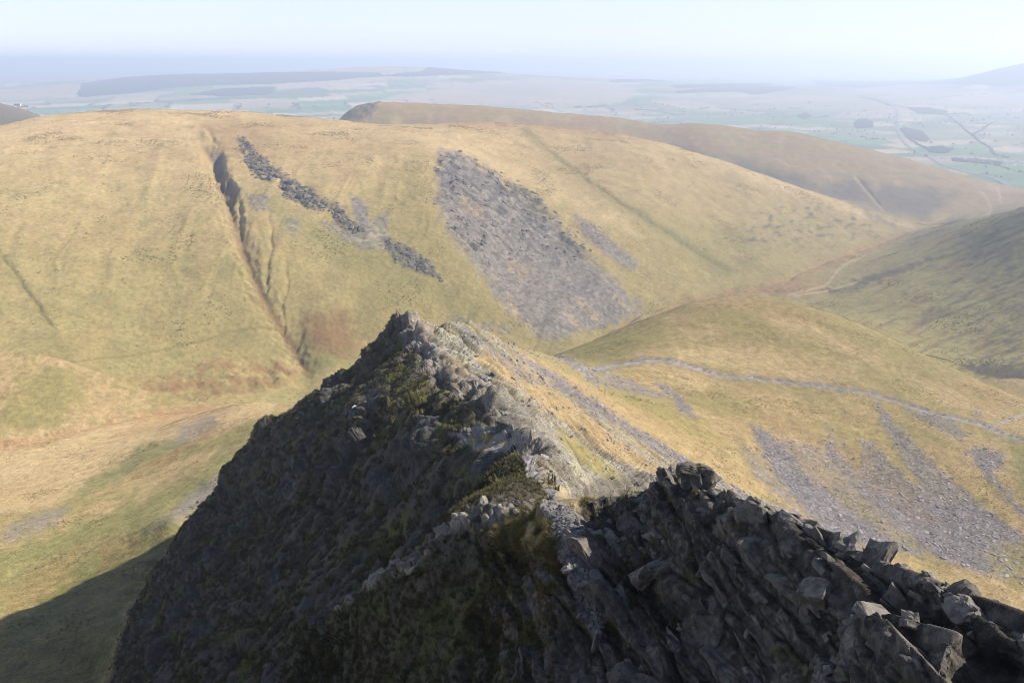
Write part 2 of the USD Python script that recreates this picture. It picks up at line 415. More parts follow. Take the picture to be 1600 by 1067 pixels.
BED_AXES = np.array([[0.62, -0.70, -0.36], [0.48, 0.70, -0.53], [0.62, 0.16, 0.77]]).T
BED_AXES = np.linalg.qr(BED_AXES)[0] * np.sign(np.diag(np.linalg.qr(BED_AXES)[1]))
FACE = [(632, 488), (600, 508), (540, 568), (470, 618), (400, 664), (350, 726), (290, 808), (230, 888), (185, 1000), (150, 1160), (740, 1160), (770, 960), (800, 880), (800, 820), (840, 800), (868, 765), (838, 690), (760, 625), (742, 606), (700, 588), (672, 562), (648, 520)]
FLANK = [(632, 486), (735, 502), (797, 535), (860, 555), (900, 590), (960, 640), (1030, 700), (1090, 745), (900, 800), (860, 765), (838, 690), (760, 625), (742, 606), (700, 588), (672, 562), (648, 520)]
SPINE = [(880, 800), (935, 762), (1050, 735), (1130, 750), (1240, 785), (1400, 855), (1500, 900), (1640, 960), (1750, 1160), (680, 1160), (712, 960), (745, 885), (735, 850), (800, 845), (868, 890), (905, 850)]
GRASSY = [(765, 806), (850, 797), (872, 832), (868, 880), (845, 884), (812, 856), (770, 850)]
PATHSTRIP = [(850, 790), (890, 795), (905, 830), (925, 890), (960, 950), (930, 1000), (905, 960), (880, 890), (866, 840)]

FELLSCREE = [(688, 238), (722, 240), (765, 272), (805, 300), (850, 335), (880, 362), (918, 402), (962, 442), (997, 482), (1000, 492), (955, 508), (900, 522), (850, 527), (822, 512), (795, 488), (768, 455), (742, 415), (705, 372), (686, 325), (682, 280)]
LEDGES = [(688, 236), (730, 240), (780, 270), (830, 305), (880, 350), (925, 395), (900, 410), (850, 402), (800, 405), (760, 420), (735, 400), (700, 365), (684, 320), (680, 275)]
CRAGS = [[(370, 216), (385, 220), (405, 243), (432, 264), (442, 274), (424, 288), (405, 278), (390, 264), (381, 248)],
         [(438, 270), (460, 283), (482, 300), (505, 318), (520, 328), (498, 334), (468, 322), (448, 313), (435, 294)],
         [(512, 318), (530, 325), (555, 350), (566, 362), (545, 366), (523, 350)],
         [(592, 366), (618, 376), (642, 390), (668, 408), (692, 440), (660, 432), (622, 412), (602, 392)],
         [(800, 288), (820, 296), (846, 318), (840, 328), (818, 312)]]
FELLGULLY = [(296, 203), (312, 222), (330, 248), (342, 280), (352, 300), (358, 318), (366, 345), (376, 378), (386, 405), (396, 430), (410, 462), (428, 492), (446, 522), (462, 548), (472, 566), (480, 580)]
BOWLS = [[(329, 238), (345, 239), (353, 275), (346, 286), (334, 264)], [(336, 292), (358, 281), (371, 297), (362, 316), (346, 304)]]
FELLGULLY2 = [(820, 205), (870, 245), (905, 272), (940, 300), (965, 318), (1000, 338), (1035, 358), (1075, 383), (1110, 408), (1135, 424)]
FELLTRACK = [(-20, 385), (8, 408), (35, 445), (60, 480), (82, 515), (100, 552), (108, 585)]


def carve(g, line, width, depth, ylim, reach=40, tail=1.0):
    wander = 5.0 if reach > 30 else 2.0
    d, side, al = line_d(g.px + wander * fbm2(g.px / 30, g.py / 22, 3, 78), g.py + wander * fbm2(g.px / 30, g.py / 22, 3, 79), line, reach)
    fade = np.minimum(1, np.minimum(al, len(line) - 1 - al) / tail + 0.25)
    jig = 1 + 0.5 * noise2(g.px / 9.0, g.py / 9.0, 77)
    return -depth * np.exp(-(d / (width * jig)) ** 2) * np.clip(fade, 0, 1) * ((g.Y > ylim[0]) & (g.Y < ylim[1]))


def along(x, y, ang, la, lb):
    c, s = math.cos(ang), math.sin(ang)
    return (x * c + y * s) / la, (-x * s + y * c) / lb


def relief_near(g):
    X, Y, px, py = g.X, g.Y, g.px, g.py
    g.W = {}
    dz = np.zeros(X.shape)
    face = poly_w(g, FACE, 6, (9, 214), 5, 20)
    flank = poly_w(g, FLANK, 10, (24, 460), 8, 25)
    spine = poly_w(g, SPINE, 5, (3, 40), 6, 22)
    spine = np.maximum(spine, ((Y < 40) & (g.U > 0.12)) * sstep(-6, 6, px - 1000))
    spine = np.maximum(spine, (Y < 40) * sstep(1030, 1080, py) * sstep(640, 700, px))
    grassy = poly_w(g, GRASSY, 8, (9, 36), 26, 26)
    pathw = poly_w(g, PATHSTRIP, 6, (9, 42), 8, 18)
    spine = spine * (1 - 0.85 * pathw)
    grassy = grassy * .6 * sstep(-.3, .4, fbm2(X / 1.1, Y / 1.1, 3, 18))
    edge = poly_w(g, FACE + [], 40, (60, 260))
    ribline = sstep(24, 8, line_d(px, py, [(850, 792), (760, 803), (690, 832), (640, 868), (585, 902), (520, 930), (490, 960)], 60)[0] + 7 * noise2(px / 14, py / 14, 19)) * (Y < 62)
    g.W.update(ribline=ribline, face=face, flank=flank, spine=spine, grassy=grassy, pathw=pathw)
    N = g.normals()
    P0 = np.stack([X, Y, g.Z], -1)
    dn = np.zeros(X.shape)
    BED = np.array([[0.62, -0.70, -0.36], [0.48, 0.70, -0.53], [0.62, 0.16, 0.77]])      # down the beds, along them, through them
    BED /= np.linalg.norm(BED, axis=1, keepdims=True)
    g.W['block'] = np.zeros(X.shape)
    g.W['crack'] = np.zeros(X.shape)
    # shaded face: ribs and runnels down the fall line, outcrops between
    k = np.nonzero(((face > 0.01) | (edge > 0.01)) & (Y < 262))
    x, y, p = X[k], Y[k], P0[k]
    scale = np.clip(Y[k] / 120, 0.22, 1.1)
    wx = 0.6 * noise2(x / 17, y / 17, 61)
    rib = fbm2(*(q + wx for q in along(x, y, math.radians(176), 46, 17)), 4, 31, 0.5, True)
    crag = sstep(-0.1, 0.35, fbm2(x / 13, y / 13, 3, 91))
    f1, c1, i1 = facets3(p, BED, (7.0, 5.0, 3.4), 41)
    f2, c2, i2 = facets3(p, BED, (2.6, 1.9, 1.3), 51)
    e = np.maximum(face, 0.8 * edge)[k]
    dn[k] += e * scale * (3.0 * rib - 2.2 + 2.5 * (f1 - .1) * (0.4 + crag) + 1.05 * f2 * (0.35 + crag) + 0.3 * fbm2(x / 1.1, y / 1.1, 3, 15))
    g.W['crag'] = np.zeros(X.shape)
    g.W['crag'][k] = crag * (0.35 + 0.65 * sstep(-0.3, 0.2, f1))
    g.W['rib'] = np.zeros(X.shape)
    g.W['rib'][k] = rib
    g.W['block'][k] = i2
    # sunlit flank: slabs that run down to the right
    k = np.nonzero((flank > 0.01) & (Y > 30))
    x, y = X[k], Y[k]
    ang = math.atan2(-0.77, 0.64)
    near_fade = sstep(28, 70, y)
    f1 = facets(*along(x, y, ang, 19, 3.8), 101, 0.8)
    f2 = facets(*along(x, y, ang, 6.5, 1.7), 111, 0.8)
    f3 = facets(*along(x, y, ang, 2.1, 0.8), 121, 0.8)
    st = fbm2(*along(x, y, ang, 40, 7), 3, 131)
    upper = sstep(430, 200, y)
    dn[k] += flank[k] * upper * (near_fade * (2.4 * f1 + 1.4 * f2 + 0.8 * st) + 0.5 * f3 * (.15 + .85 * near_fade))
    g.W['slabn'] = np.zeros(X.shape)
    g.W['slabn'][k] = f1
    # broken crest
    d, side, al = line_d(px, py, [q[:2] for q in LINES[0]], 60)
    cr = np.exp(-(d / 24) ** 2) * sstep(216, 208, Y) * sstep(38, 60, Y)
    k = np.nonzero(cr > 0.02)
    y = Y[k]
    sc = np.clip(y / 110, 0.4, 1.0)
    f1, c1, i1 = facets3(P0[k], BED, (4.6, 3.0, 2.2), 141)
    f2, c2, i2 = facets3(P0[k], BED, (1.9, 1.3, 0.9), 151)
    dn[k] += cr[k] * sc * (2.2 * f1 + 1.2 * f2)
    g.W['crest'] = cr
    # teeth of rock on the crest and the outline
    for qx, qy, qd, h, r in ((741, 608, 106, 3.6, 3.0), (765, 622, 97, 1.8, 2.4), (838, 676, 61, 2.3, 1.1), (833, 690, 58, 1.2, 1.6), (634, 494, 203, 2.2, 4.2), (650, 497, 207, 1.6, 4.5), (611, 508, 205, 3.0, 1.7), (602, 512, 205, 3.0, 1.4),
                             (693, 505, 236, 2.2, 3.2), (727, 508, 250, 1.6, 3), (412, 666, 190, 2.2, 3.0), (398, 674, 190, 2.0, 2.6), (352, 730, 186, 1.8, 3.5), (660, 530, 187, 2.8, 2.4), (685, 560, 160, 2.0, 2.4), (700, 545, 190, 3.0, 3.4),
                             (642, 603, 117, 2.8, 2.0), (640, 648, 109, 2.6, 1.9), (597, 648, 125, 3.4, 1.4), (596, 668, 121, 2.8, 1.2), (553, 698, 123, 3.2, 1.3), (290, 812, 181, 1.5, 4), (560, 556, 200, 2.0, 3)):
        u, _s = ray(qx, qy)
        rr = ((X - u * qd) ** 2 + (Y - qd) ** 2) / r ** 2
        kk = np.nonzero(rr < 6)
        ff = facets3(np.stack([X[kk], Y[kk], g.Z[kk]], 1), BED, (.5 * r, .35 * r, .3 * r), int(qx), .6)[0]
        dz[kk] += h * np.exp(-rr[kk] ** 1.4) * (.85 + .5 * ff)
    k = np.nonzero((ribline > .02) & (Y > 20))
    f1, c1, i1 = facets3(P0[k], BED, (1.6, 1.1, .7), 177, .6)
    f2, c2, i2 = facets3(P0[k], BED, (.6, .45, .3), 178, .6)
    dn[k] += ribline[k] * (.75 * (f1 - .1) + .3 * f2)
    # near spine: blocks split along the beds
    k = np.nonzero(spine > 0.01)
    x, y, p = X[k], Y[k], P0[k]
    wob = np.stack([fbm2(p[:, i] / 1.3 + 7 * i, p[:, (i + 1) % 3] / 1.3, 3, 161 + i) for i in range(3)], 1) * 0.25
    broken = sstep(-.25, .35, fbm2(p[:, 0] / 2.6, p[:, 1] / 2.6 - p[:, 2] / 2.2, 3, 171))
    f0, c0, i0 = facets3(p + 1.5 * wob, BED, (5.5, 3.6, 1.15), 181, 0.30, .5)
    f1, c1, i1 = facets3(p + wob, BED, (1.9, 1.2, 0.5), 191, 0.40, .6)
    f2, c2, i2 = facets3(p + wob * .6, BED, (0.60, 0.42, 0.22), 201, 0.5, .7)
    f3, c3, i3 = facets3(p + wob * .3, BED, (0.25, 0.18, 0.11), 205, 0.5, .7)
    t = (p + .8 * wob) @ BED[2] / .42
    ti = np.floor(t)
    step = rnd(ti, ti * 0, 207) + (rnd(ti + 1, ti * 0, 207) - rnd(ti, ti * 0, 207)) * sstep(.82, 1.0, t - ti)
    rough = fbm2(p[:, 0] / 0.4 + p[:, 2] / 0.6, p[:, 1] / 0.4 - p[:, 2] / 0.5, 4, 221)
    topw = np.exp(-(line_d(px, py, [q[:2] for q in LINES[0]], 60)[0][k] / 22) ** 2)
    seen = sstep(-.05, .25, gaussian_filter(np.gradient(g.S, axis=0) / np.gradient(g.L, axis=0), 2)[k])
    dn[k] += spine[k] * (.25 + .75 * seen) * (np.clip(Y[k] / 22, .3, 1) ** 1.6 * (0.62 * (f0 - .1) + (0.26 + .34 * broken + 0.24 * topw) * (f1 - .1)) + (.15 + .20 * broken) * f2 + (.04 + .06 * broken) * f3 + .50 * (step - .5) + 0.05 * rough - 0.10 * np.exp(-(c0 / 0.04) ** 2) - .30)
    g.W['block'][k] = np.where(spine[k] > 0.3, 0.6 * i1 + 0.4 * i2, g.W['block'][k])
    g.W['crack'][k] = spine[k] * np.maximum(np.exp(-(c0 / 0.05) ** 2), .5 * broken * np.exp(-(c1 / 0.08) ** 2))
    # grassy shoulder beside the path, and the trodden path
    k = np.nonzero((grassy > 0.01) | (pathw > 0.01) | ((face > 0.1) & (Y < 70)))
    x, y = X[k], Y[k]
    tus = fbm2(x / 0.9, y / 0.9, 4, 231)
    lump = fbm2(x / 3.1, y / 3.1, 3, 241)
    dz[k] += np.maximum(grassy, 0.7 * face)[k] * (0.9 * lump + 0.30 * tus) + pathw[k] * (0.05 * tus)
    # gentler ground: hummocks, the worn path's bank, small runnels
    soft = np.clip(1 - face - flank - spine - grassy - pathw, 0, 1) * sstep(30, 120, Y)
    k = np.nonzero(soft > 0.01)
    x, y = X[k], Y[k]
    dz[k] += soft[k] * (1.3 * fbm2(x / 38, y / 38, 3, 251) + 0.35 * fbm2(x / 6, y / 6, 3, 261) + 0.10 * fbm2(x / 1.6, y / 1.6, 2, 262))
    low = soft * sstep(-0.08, -0.3, g.U)
    k = np.nonzero(low > 0.01)
    x, y = X[k], Y[k]
    ang = math.radians(170)
    dz[k] += low[k] * sstep(330, 520, y) * 1.5 * fbm2(*along(x, y, ang, 90, 26), 2, 271, 0.5, True)
    dz += carve(g, [(470, 578), (440, 592), (380, 613), (300, 636), (200, 655), (100, 675), (0, 700), (-40, 710)], 3.0, 3.0, (550, 720), 25)
    d, side, al = line_d(px, py, PATH, 30)
    pw = (Y > 330) & (Y < 560)
    up = side * d * pw                       # negative = above the path in the picture
    jag = noise2(px / 23.0, py * 0, 281) * 1.6 + noise2(px / 9.0, py * 0, 291) * 0.6
    bank = sstep(1.2, 2.4, -up + jag) * sstep(26, 6, -up) * sstep(1.6, 3.0, al)
    dz += 0.55 * bank * pw
    g.W['bank'] = np.exp(-((-up - 1.8 + jag) / 1.0) ** 2) * sstep(1.8, 3.0, al) * pw
    g.W['pathd'] = np.where(pw, d, 1e3)
    g.Z = g.Z + dz + dn * N[..., 2]
    g.X = X + dn * N[..., 0]
    g.Y = Y + dn * N[..., 1]


PATH = [(905, 577), (930, 576.5), (955, 573), (980, 568), (1005, 564), (1030, 563), (1050, 565), (1070, 570), (1090, 576), (1110, 583), (1130, 588), (1175, 591), (1220, 596), (1260, 601), (1300, 606), (1330, 611), (1365, 617), (1400, 628), (1435, 640), (1470, 649), (1500, 657), (1530, 663), (1560, 675), (1600, 689), (1640, 703)]
PATH_BRANCH = [(1530, 663), (1552, 663.5), (1570, 659), (1600, 648), (1640, 630)]


def relief_far(g):
    X, Y, px, py = g.X, g.Y, g.px, g.py
    g.W = {}
    dz = np.zeros(X.shape)
    hill = sstep(4300, 3600, Y)
    k = np.nonzero(hill > 0.01)
    x, y = X[k], Y[k]
    dz[k] += hill[k] * (5.0 * fbm2(x / 190, y / 190, 3, 301) + 1.6 * fbm2(x / 34, y / 34, 3, 311) + 0.5 * fbm2(x / 11, y / 11, 2, 312))
    FY = (740, 2150)
    # runnels down the fell
    fell = ((Y > 745) & (Y < 1500)) * sstep(1300, 1050, px)
    k = np.nonzero(fell > 0)
    dz[k] += fell[k] * 4.0 * fbm2(px[k] / 95 + 0.25 * py[k] / 46 + .3 * noise2(px[k] / 60, py[k] / 60, 322), py[k] / 330, 4, 321, 0.42, True) * sstep(740, 850, Y[k]) * sstep(1500, 1150, Y[k])
    crag = np.zeros(X.shape)
    for i, p in enumerate(CRAGS):
        crag = np.maximum(crag, poly_w(g, p, 4, FY, 7, 11, 331 + i))
    ledge = poly_w(g, LEDGES, 10, FY, 8, 16, 341)
    scree = poly_w(g, FELLSCREE, 11, FY, 15, 16, 351)
    g.W.update(crag=crag, ledge=ledge, scree=scree)
    k = np.nonzero((crag > 0.02) | (ledge > 0.02))
    q, r = px[k], py[k]
    x, y = X[k], Y[k]
    ang = math.atan2(-0.6, 0.8)
    f1 = facets(*along(x, y, ang, 24, 9), 361, 0.8)
    f2 = facets(*along(x, y, ang, 9, 4.5), 371, 0.8)
    dz[k] += crag[k] * (5.0 * f1 + 3.0 * f2) + ledge[k] * (1 - crag[k]) * (4.2 * f1 + 2.8 * f2)
    g.W['ledgef'] = np.zeros(X.shape)
    g.W['ledgef'][k] = f1 * 0.6 + f2 * 0.5
    dz += carve(g, FELLGULLY, 15.0, 6.0, FY, 41, 2.0) + carve(g, FELLGULLY[1:7], 4.0, 3.5, FY, 40, 1.5) + carve(g, FELLGULLY[6:], 4.5, 2.2, FY, 40, 2.0)
    for line in ([(372, 300), (378, 330), (374, 352), (378, 375)], [(420, 330), (424, 380), (416, 430), (420, 465)], [(445, 400), (450, 440), (440, 480), (446, 520)], [(318, 196), (332, 208), (338, 228), (336, 250)]):
        dz += carve(g, line, 3.5, 2.6, FY, 40, 1.0)
    for b in BOWLS:
        dz += -9 * poly_w(g, b, 5, FY, 5, 8)
    dz += carve(g, FELLGULLY2, 3.0, 3.0, FY, 40, 3.0)
    dz += carve(g, FELLTRACK, 3.5, 1.6, FY, 40, 2.0)
    dz += carve(g, [(880, 550), (930, 527), (1000, 495), (1050, 476), (1100, 462), (1150, 453), (1200, 446), (1230, 437), (1250, 426), (1300, 406), (1380, 378), (1432, 360)], 2.5, 3.5, (880, 2000), 25)
    dz += carve(g, [(1335, 275), (1345, 285), (1358, 300), (1370, 315), (1378, 328)], 3, 5.0, (2150, 3200), 25)
    # bracken slopes at the foot, cut by small gullies
    foot = poly_w(g, [(-80, 600), (100, 592), (240, 590), (330, 566), (420, 556), (468, 580), (450, 600), (300, 640), (0, 705), (-80, 720)], 8, (560, 900))
    k = np.nonzero(foot > 0.02)
    dz[k] += foot[k] * 5.5 * fbm2(px[k] / 40, py[k] / 26, 4, 381, 0.55, True)
    g.W['foot'] = foot
    # plain: low swells, knolls
    pl = sstep(3900, 5000, Y)
    k = np.nonzero(pl > 0.01)
    x, y = X[k], Y[k]
    dz[k] += pl[k] * 14 * fbm2(x / 900, y / 900, 4, 391)
    # crags at the end of the long fell
    k = poly_w(g, [(528, 180), (548, 162), (572, 157), (598, 158), (580, 185)], 3, (2600, 3300), 2, 8)
    dz += k * 5 * fbm2(X / 60, Y / 60, 3, 401, 0.5, True)
    g.W['endcrag'] = k
    g.Z = np.clip(g.Z + dz, 150.0, 860.0)


far_edge = far.Z[0].copy()
relief_near(near)
relief_far(far)
w = sstep(600, 695, np.exp(near.L))
near.Z = near.Z * (1 - w) + (CAM_Z + near.S * near.Y) * w
w = sstep(701, 760, np.exp(far.L))
far.Z = far.Z * w + (CAM_Z + far.S * far.Y) * (1 - w)
for g in (near, far):
    g.px0, g.py0 = g.px, g.py
    g.U = g.X / g.Y
for g in (near, far):
    g.px, g.py = project(g.U, (g.Z - CAM_Z) / g.Y)

# ------------------------------------------------------------------ what covers the ground: grass, heather, bracken, scree, rock
C = {k: np.array(v) * .74 for k, v in dict(
    straw=(.455, .335, .172), tan=(.350, .250, .119), olive=(.250, .207, .076), green=(.185, .178, .066), moss=(.115, .120, .032),
    bracken=(.235, .135, .062), rust=(.30, .165, .075), heather=(.084, .073, .054), peat=(.07, .05, .035),
    scree=(.182, .163, .155), screelight=(.30, .28, .27), rock=(.118, .104, .088), paleslab=(.30, .275, .205), darkrock=(.062, .060, .060),
    pathgrey=(.30, .275, .265), field=(.12, .20, .065), fieldpale=(.42, .34, .215), moor=(.37, .275, .175)).items()}


def lay(col, c, w):
    w = np.clip(w, 0, 1)[..., None]
    return col * (1 - w) + np.asarray(c) * w


def streak(g, q, wide, long, seed, octaves=4):
    """noise drawn out along a direction given in the photograph (screen-free: it is evaluated on the ground's own x, y)"""
    return fbm2(*along(g.X, g.Y, q, long, wide), octaves, seed)


def paint_near(g):
    X, Y, px, py, w = g.X, g.Y, g.px0, g.py0, g.W
    n1 = fbm2(X / 55, Y / 55, 4, 501)
    n2 = fbm2(X / 9, Y / 9, 4, 511)
    n3 = fbm2(X / 1.7, Y / 1.7, 3, 521)
    sp = sstep(.55, .8, n3)
    down = streak(g, math.radians(-84), 6, 70, 531)
    col = np.ones(X.shape + (3,)) * C['tan']
    stony = np.zeros(X.shape)
    col = lay(col, C['olive'], sstep(-.25, .35, n1 + .35 * n2) * .75)
    col = lay(col, C['straw'], sstep(.1, .55, down + .3 * n2 - .4 * n1) * .55)

    def patch(poly, c, amt=1.0, feather=6, warp=8, wl=12, ylim=(42, 700), seed=5, st=0.0, noise=None):
        nonlocal col, stony
        a = poly_w(g, poly, feather, ylim, warp, wl, seed) * amt
        if noise is not None:
            a = a * noise
        col = lay(col, c, a)
        stony = stony * (1 - a) + st * a
        return a

    # slopes on the left below the crag
    left = sstep(-0.05, -0.12, g.U) * sstep(150, 190, Y)
    a = left * sstep(.0, .5, n1 + .5 * n2 + .25)
    col = lay(col, C['olive'], a * .8)
    patch([(-60, 690), (200, 655), (400, 612), (480, 608), (430, 640), (330, 665), (200, 745), (0, 800), (-60, 800)], C['straw'], .75, 10, 14, 26, seed=541)
    patch([(-60, 690), (80, 678), (200, 653), (330, 630), (430, 606), (430, 614), (300, 645), (170, 668), (60, 700), (-60, 715)], C['rust'], .5, 4, 8, 30, seed=542)
    patch([(-40, 760), (40, 752), (90, 765), (30, 785), (-40, 795)], C['rust'], .3, 12, 14, 20, seed=543)
    patch([(240, 640), (330, 625), (390, 632), (300, 665), (240, 675), (150, 700)], C['rust'], .35, 10, 14, 16, seed=544)
    patch([(280, 670), (330, 645), (345, 660), (300, 690), (250, 708)], C['scree'], .55, 8, 10, 14, seed=545)
    patch([(60, 800), (110, 792), (90, 820), (40, 840), (0, 850), (0, 830)], C['scree'], .6, 8, 10, 14, seed=546)
    patch([(230, 690), (290, 690), (240, 725), (150, 765), (100, 790), (120, 760), (190, 720)], C['green'], .85, 10, 12, 16, seed=547)
    patch([(215, 730), (300, 690), (330, 668), (335, 674), (270, 720), (200, 748)], C['rust'], .45, 5, 6, 10, seed=548)
    patch([(-60, 860), (100, 830), (200, 780), (330, 720), (400, 665), (360, 740), (290, 815), (200, 880), (100, 960), (0, 1010), (-60, 1030)], C['green'], .75, 22, 26, 30, seed=549)
    patch([(0, 930), (80, 870), (140, 850), (100, 920), (0, 990)], C['rust'], .30, 16, 20, 22, seed=550)
    patch([(150, 850), (220, 838), (230, 850), (190, 880), (160, 900)], C['rust'], .35, 10, 14, 12, seed=551)
    patch([(300, 770), (340, 740), (355, 745), (320, 790), (255, 825), (230, 835)], C['scree'], .75, 8, 12, 8, seed=552, st=.5)
    patch([(0, 1000), (140, 900), (260, 820), (300, 830), (200, 960), (150, 1080), (0, 1080)], C['scree'], .35, 14, 20, 22, seed=553, st=.4, noise=sstep(-.2, .4, n2))
    patch([(-60, 1010), (0, 985), (140, 890), (262, 812), (300, 830), (200, 960), (150, 1090), (-60, 1090)], C['moss'] * .8, .6, 14, 24, 26, seed=554)
    col = lay(col, C['heather'], left * sstep(.62, .8, n2) * .5)
    # flank of the ridge
    fl = w['flank']
    flank_rock = sstep(-.20, .25, w['slabn'] + .55 * n2 + .35 * streak(g, math.atan2(-.77, .64), 3.0, 30, 561))
    slab = poly_w(g, [(635, 486), (700, 500), (745, 510), (800, 560), (860, 610), (930, 670), (1000, 735), (960, 790), (900, 800), (855, 740), (830, 670), (745, 598), (690, 560)], 14, (34, 300), 12, 20)
    col = lay(col, C['scree'], fl * .55 * sstep(-.3, .3, n2))
    col = lay(col, C['paleslab'], np.maximum(fl * .55, slab) * flank_rock)
    col = lay(col, C['rock'] * 1.5, np.maximum(fl * .4, slab * .75) * sstep(.0, -.30, w['slabn'] + .3 * n2))
    crk = np.abs(fbm2(*along(X, Y, math.atan2(-.77, .64), 14, 1.3), 3, 563))
    col = col * (1 - .55 * np.maximum(fl * .5, slab) * sstep(.10, .02, crk))[..., None]
    crk = fbm2(*along(X, Y, math.atan2(-.77, .64), 9, .9), 3, 565)
    col = lay(col, C['darkrock'], np.maximum(fl * .35, slab * .8) * sstep(.30, .50, crk))
    stony = np.maximum(stony, np.maximum(fl * .6, slab))
    band = streak(g, math.atan2(-.77, .64), 9, 130, 571, 3)
    patch([(760, 540), (830, 580), (900, 635), (990, 705), (1045, 742), (1015, 742), (940, 700), (870, 650), (800, 600), (740, 560)], C['tan'], .85, 4, 6, 20, seed=572)
    patch([(870, 668), (905, 690), (955, 728), (985, 752), (960, 760), (915, 725), (880, 695)], C['olive'], .9, 4, 7, 14, seed=573)
    patch([(690, 555), (720, 570), (760, 605), (740, 600), (705, 580)], C['tan'], .7, 4, 5, 10, seed=574)
    patch([(800, 548), (870, 572), (950, 610), (1040, 660), (1120, 705), (1220, 770), (1300, 800), (1240, 795), (1150, 755), (1060, 705), (960, 655), (880, 610)], C['tan'], .9, 5, 6, 22, seed=575)
    patch([(790, 536), (850, 552), (905, 572), (960, 600), (1040, 625), (1110, 660), (1080, 668), (980, 630), (900, 590)], C['olive'], .8, 7, 8, 20, seed=576)
    scr = []
    for i, (p, amt) in enumerate((
            ([(796, 545), (860, 580), (930, 628), (1000, 672), (1070, 715), (1150, 765), (1235, 800), (1330, 830), (1440, 862), (1390, 862), (1280, 835), (1170, 795), (1100, 748), (1030, 705), (950, 655), (880, 612)], 1.0),
            ([(870, 558), (905, 568), (925, 582), (955, 600), (1020, 612), (1032, 620), (980, 612), (930, 598)], .9),
            ([(930, 577), (960, 586), (1000, 600), (1034, 617), (1000, 614), (950, 596)], .7),
            ([(1022, 600), (1042, 604), (1070, 625), (1086, 648), (1072, 648), (1045, 622)], .95),
            ([(1172, 664), (1188, 668), (1230, 705), (1278, 760), (1330, 800), (1400, 845), (1450, 870), (1360, 850), (1280, 815), (1230, 770), (1195, 715)], 1.0),
            ([(1282, 692), (1300, 692), (1345, 745), (1346, 690), (1362, 692), (1400, 730), (1440, 765), (1400, 700), (1362, 632), (1380, 640), (1425, 690), (1480, 745), (1540, 795), (1620, 850), (1620, 910), (1560, 905), (1530, 890), (1470, 872), (1400, 820), (1330, 760)], .92),
            ([(1180, 668), (1240, 690), (1290, 700), (1345, 740), (1400, 760), (1470, 800), (1560, 870), (1540, 900), (1450, 870), (1350, 820), (1270, 770), (1215, 720)], .50),
            ([(1508, 702), (1540, 700), (1566, 708), (1568, 725), (1552, 740), (1590, 790), (1620, 805), (1620, 825), (1570, 780), (1530, 735)], .9),
            ([(1412, 634), (1450, 646), (1490, 660), (1512, 680), (1500, 688), (1460, 668), (1430, 650)], .75),
            ([(700, 505), (740, 520), (800, 560), (860, 605), (830, 600), (770, 560)], .6),
            ([(1150, 690), (1180, 710), (1220, 760), (1270, 805), (1230, 790), (1180, 745)], .55),
            ([(1518, 645), (1532, 648), (1530, 660), (1520, 656)], .6),
            ([(1280, 660), (1300, 672), (1330, 705), (1352, 735), (1330, 715), (1300, 685)], .6))):
        n = sstep(-.60, -.10, .95 * streak(g, math.radians(-80), 4.0, 110, 581 + i, 3) + .3 * n3 + .45)
        a = poly_w(g, p, 6, (42, 700), 9, 12, 601 + i) * amt * n
        mixc = C['scree'] * (1 - sstep(.2, .9, n3)[..., None] * .55) + C['screelight'] * sstep(.2, .9, n3)[..., None] * .55
        col = lay(col, mixc, a)
        stony = np.maximum(stony, a)
        scr.append(a)
    w['screes'] = np.max(scr, 0)
    patch([(1300, 690), (1360, 700), (1420, 770), (1480, 830), (1420, 810), (1340, 750)], C['bracken'], .30, 10, 12, 14, seed=621)
    patch([(1180, 640), (1240, 650), (1300, 690), (1250, 690)], C['bracken'], .30, 18, 16, 14, seed=622)
    patch([(1540, 860), (1600, 840), (1640, 930), (1590, 920), (1550, 895)], C['olive'], .8, 10, 12, 14, seed=623)
    patch([(1575, 690), (1640, 700), (1640, 800), (1590, 760)], C['green'], .75, 10, 8, 14, seed=624)
    # knoll
    patch([(880, 552), (960, 515), (1030, 495), (1060, 520), (1000, 545), (930, 566)], C['olive'], .85, 10, 10, 16, seed=631)
    patch([(880, 556), (930, 540), (1000, 535), (980, 555), (920, 570)], C['green'], .7, 10, 10, 10, seed=632, noise=sstep(-.4, .3, n2))
    patch([(1050, 545), (1120, 540), (1200, 550), (1230, 570), (1190, 585), (1120, 575), (1060, 556)], C['straw'], .85, 12, 16, 12, seed=633)
    patch([(1040, 585), (1080, 588), (1110, 602), (1090, 612), (1050, 600)], C['straw'], .8, 8, 12, 9, seed=634)
    patch([(1240, 470), (1320, 495), (1400, 530), (1500, 575), (1540, 600), (1480, 600), (1380, 560), (1280, 510)], C['olive'], .7, 14, 16, 20, seed=635)
    patch([(1100, 470), (1180, 462), (1270, 480), (1300, 500), (1230, 500), (1150, 480), (1080, 490)], C['bracken'], .35, 12, 12, 16, seed=636)
    patch([(1480, 580), (1560, 610), (1600, 640), (1540, 640), (1500, 625)], C['rust'], .30, 12, 12, 14, seed=637)
    speck = sstep(.25, .62, fbm2(X / 2.6, Y / 2.6, 3, 641) + .3 * n2)
    gentle = np.clip(1 - fl - w['face'] - w['spine'], 0, 1) * (Y > 60)
    col = col * (1 - .28 * gentle * speck)[..., None]
    light = sstep(.60, .72, fbm2(X / 1.5, Y / 1.5, 2, 651)) * sstep(.1, .4, n1 + .2)
    col = lay(col, C['screelight'], gentle * light * .5 * (Y > 200) * (py > 600))
    knoll = sstep(780, 900, px) * (Y > 330) * (1 - fl)
    col = lay(col, C['olive'] * 1.08, knoll * sstep(-.5, .4, n1 + .2) * .22)
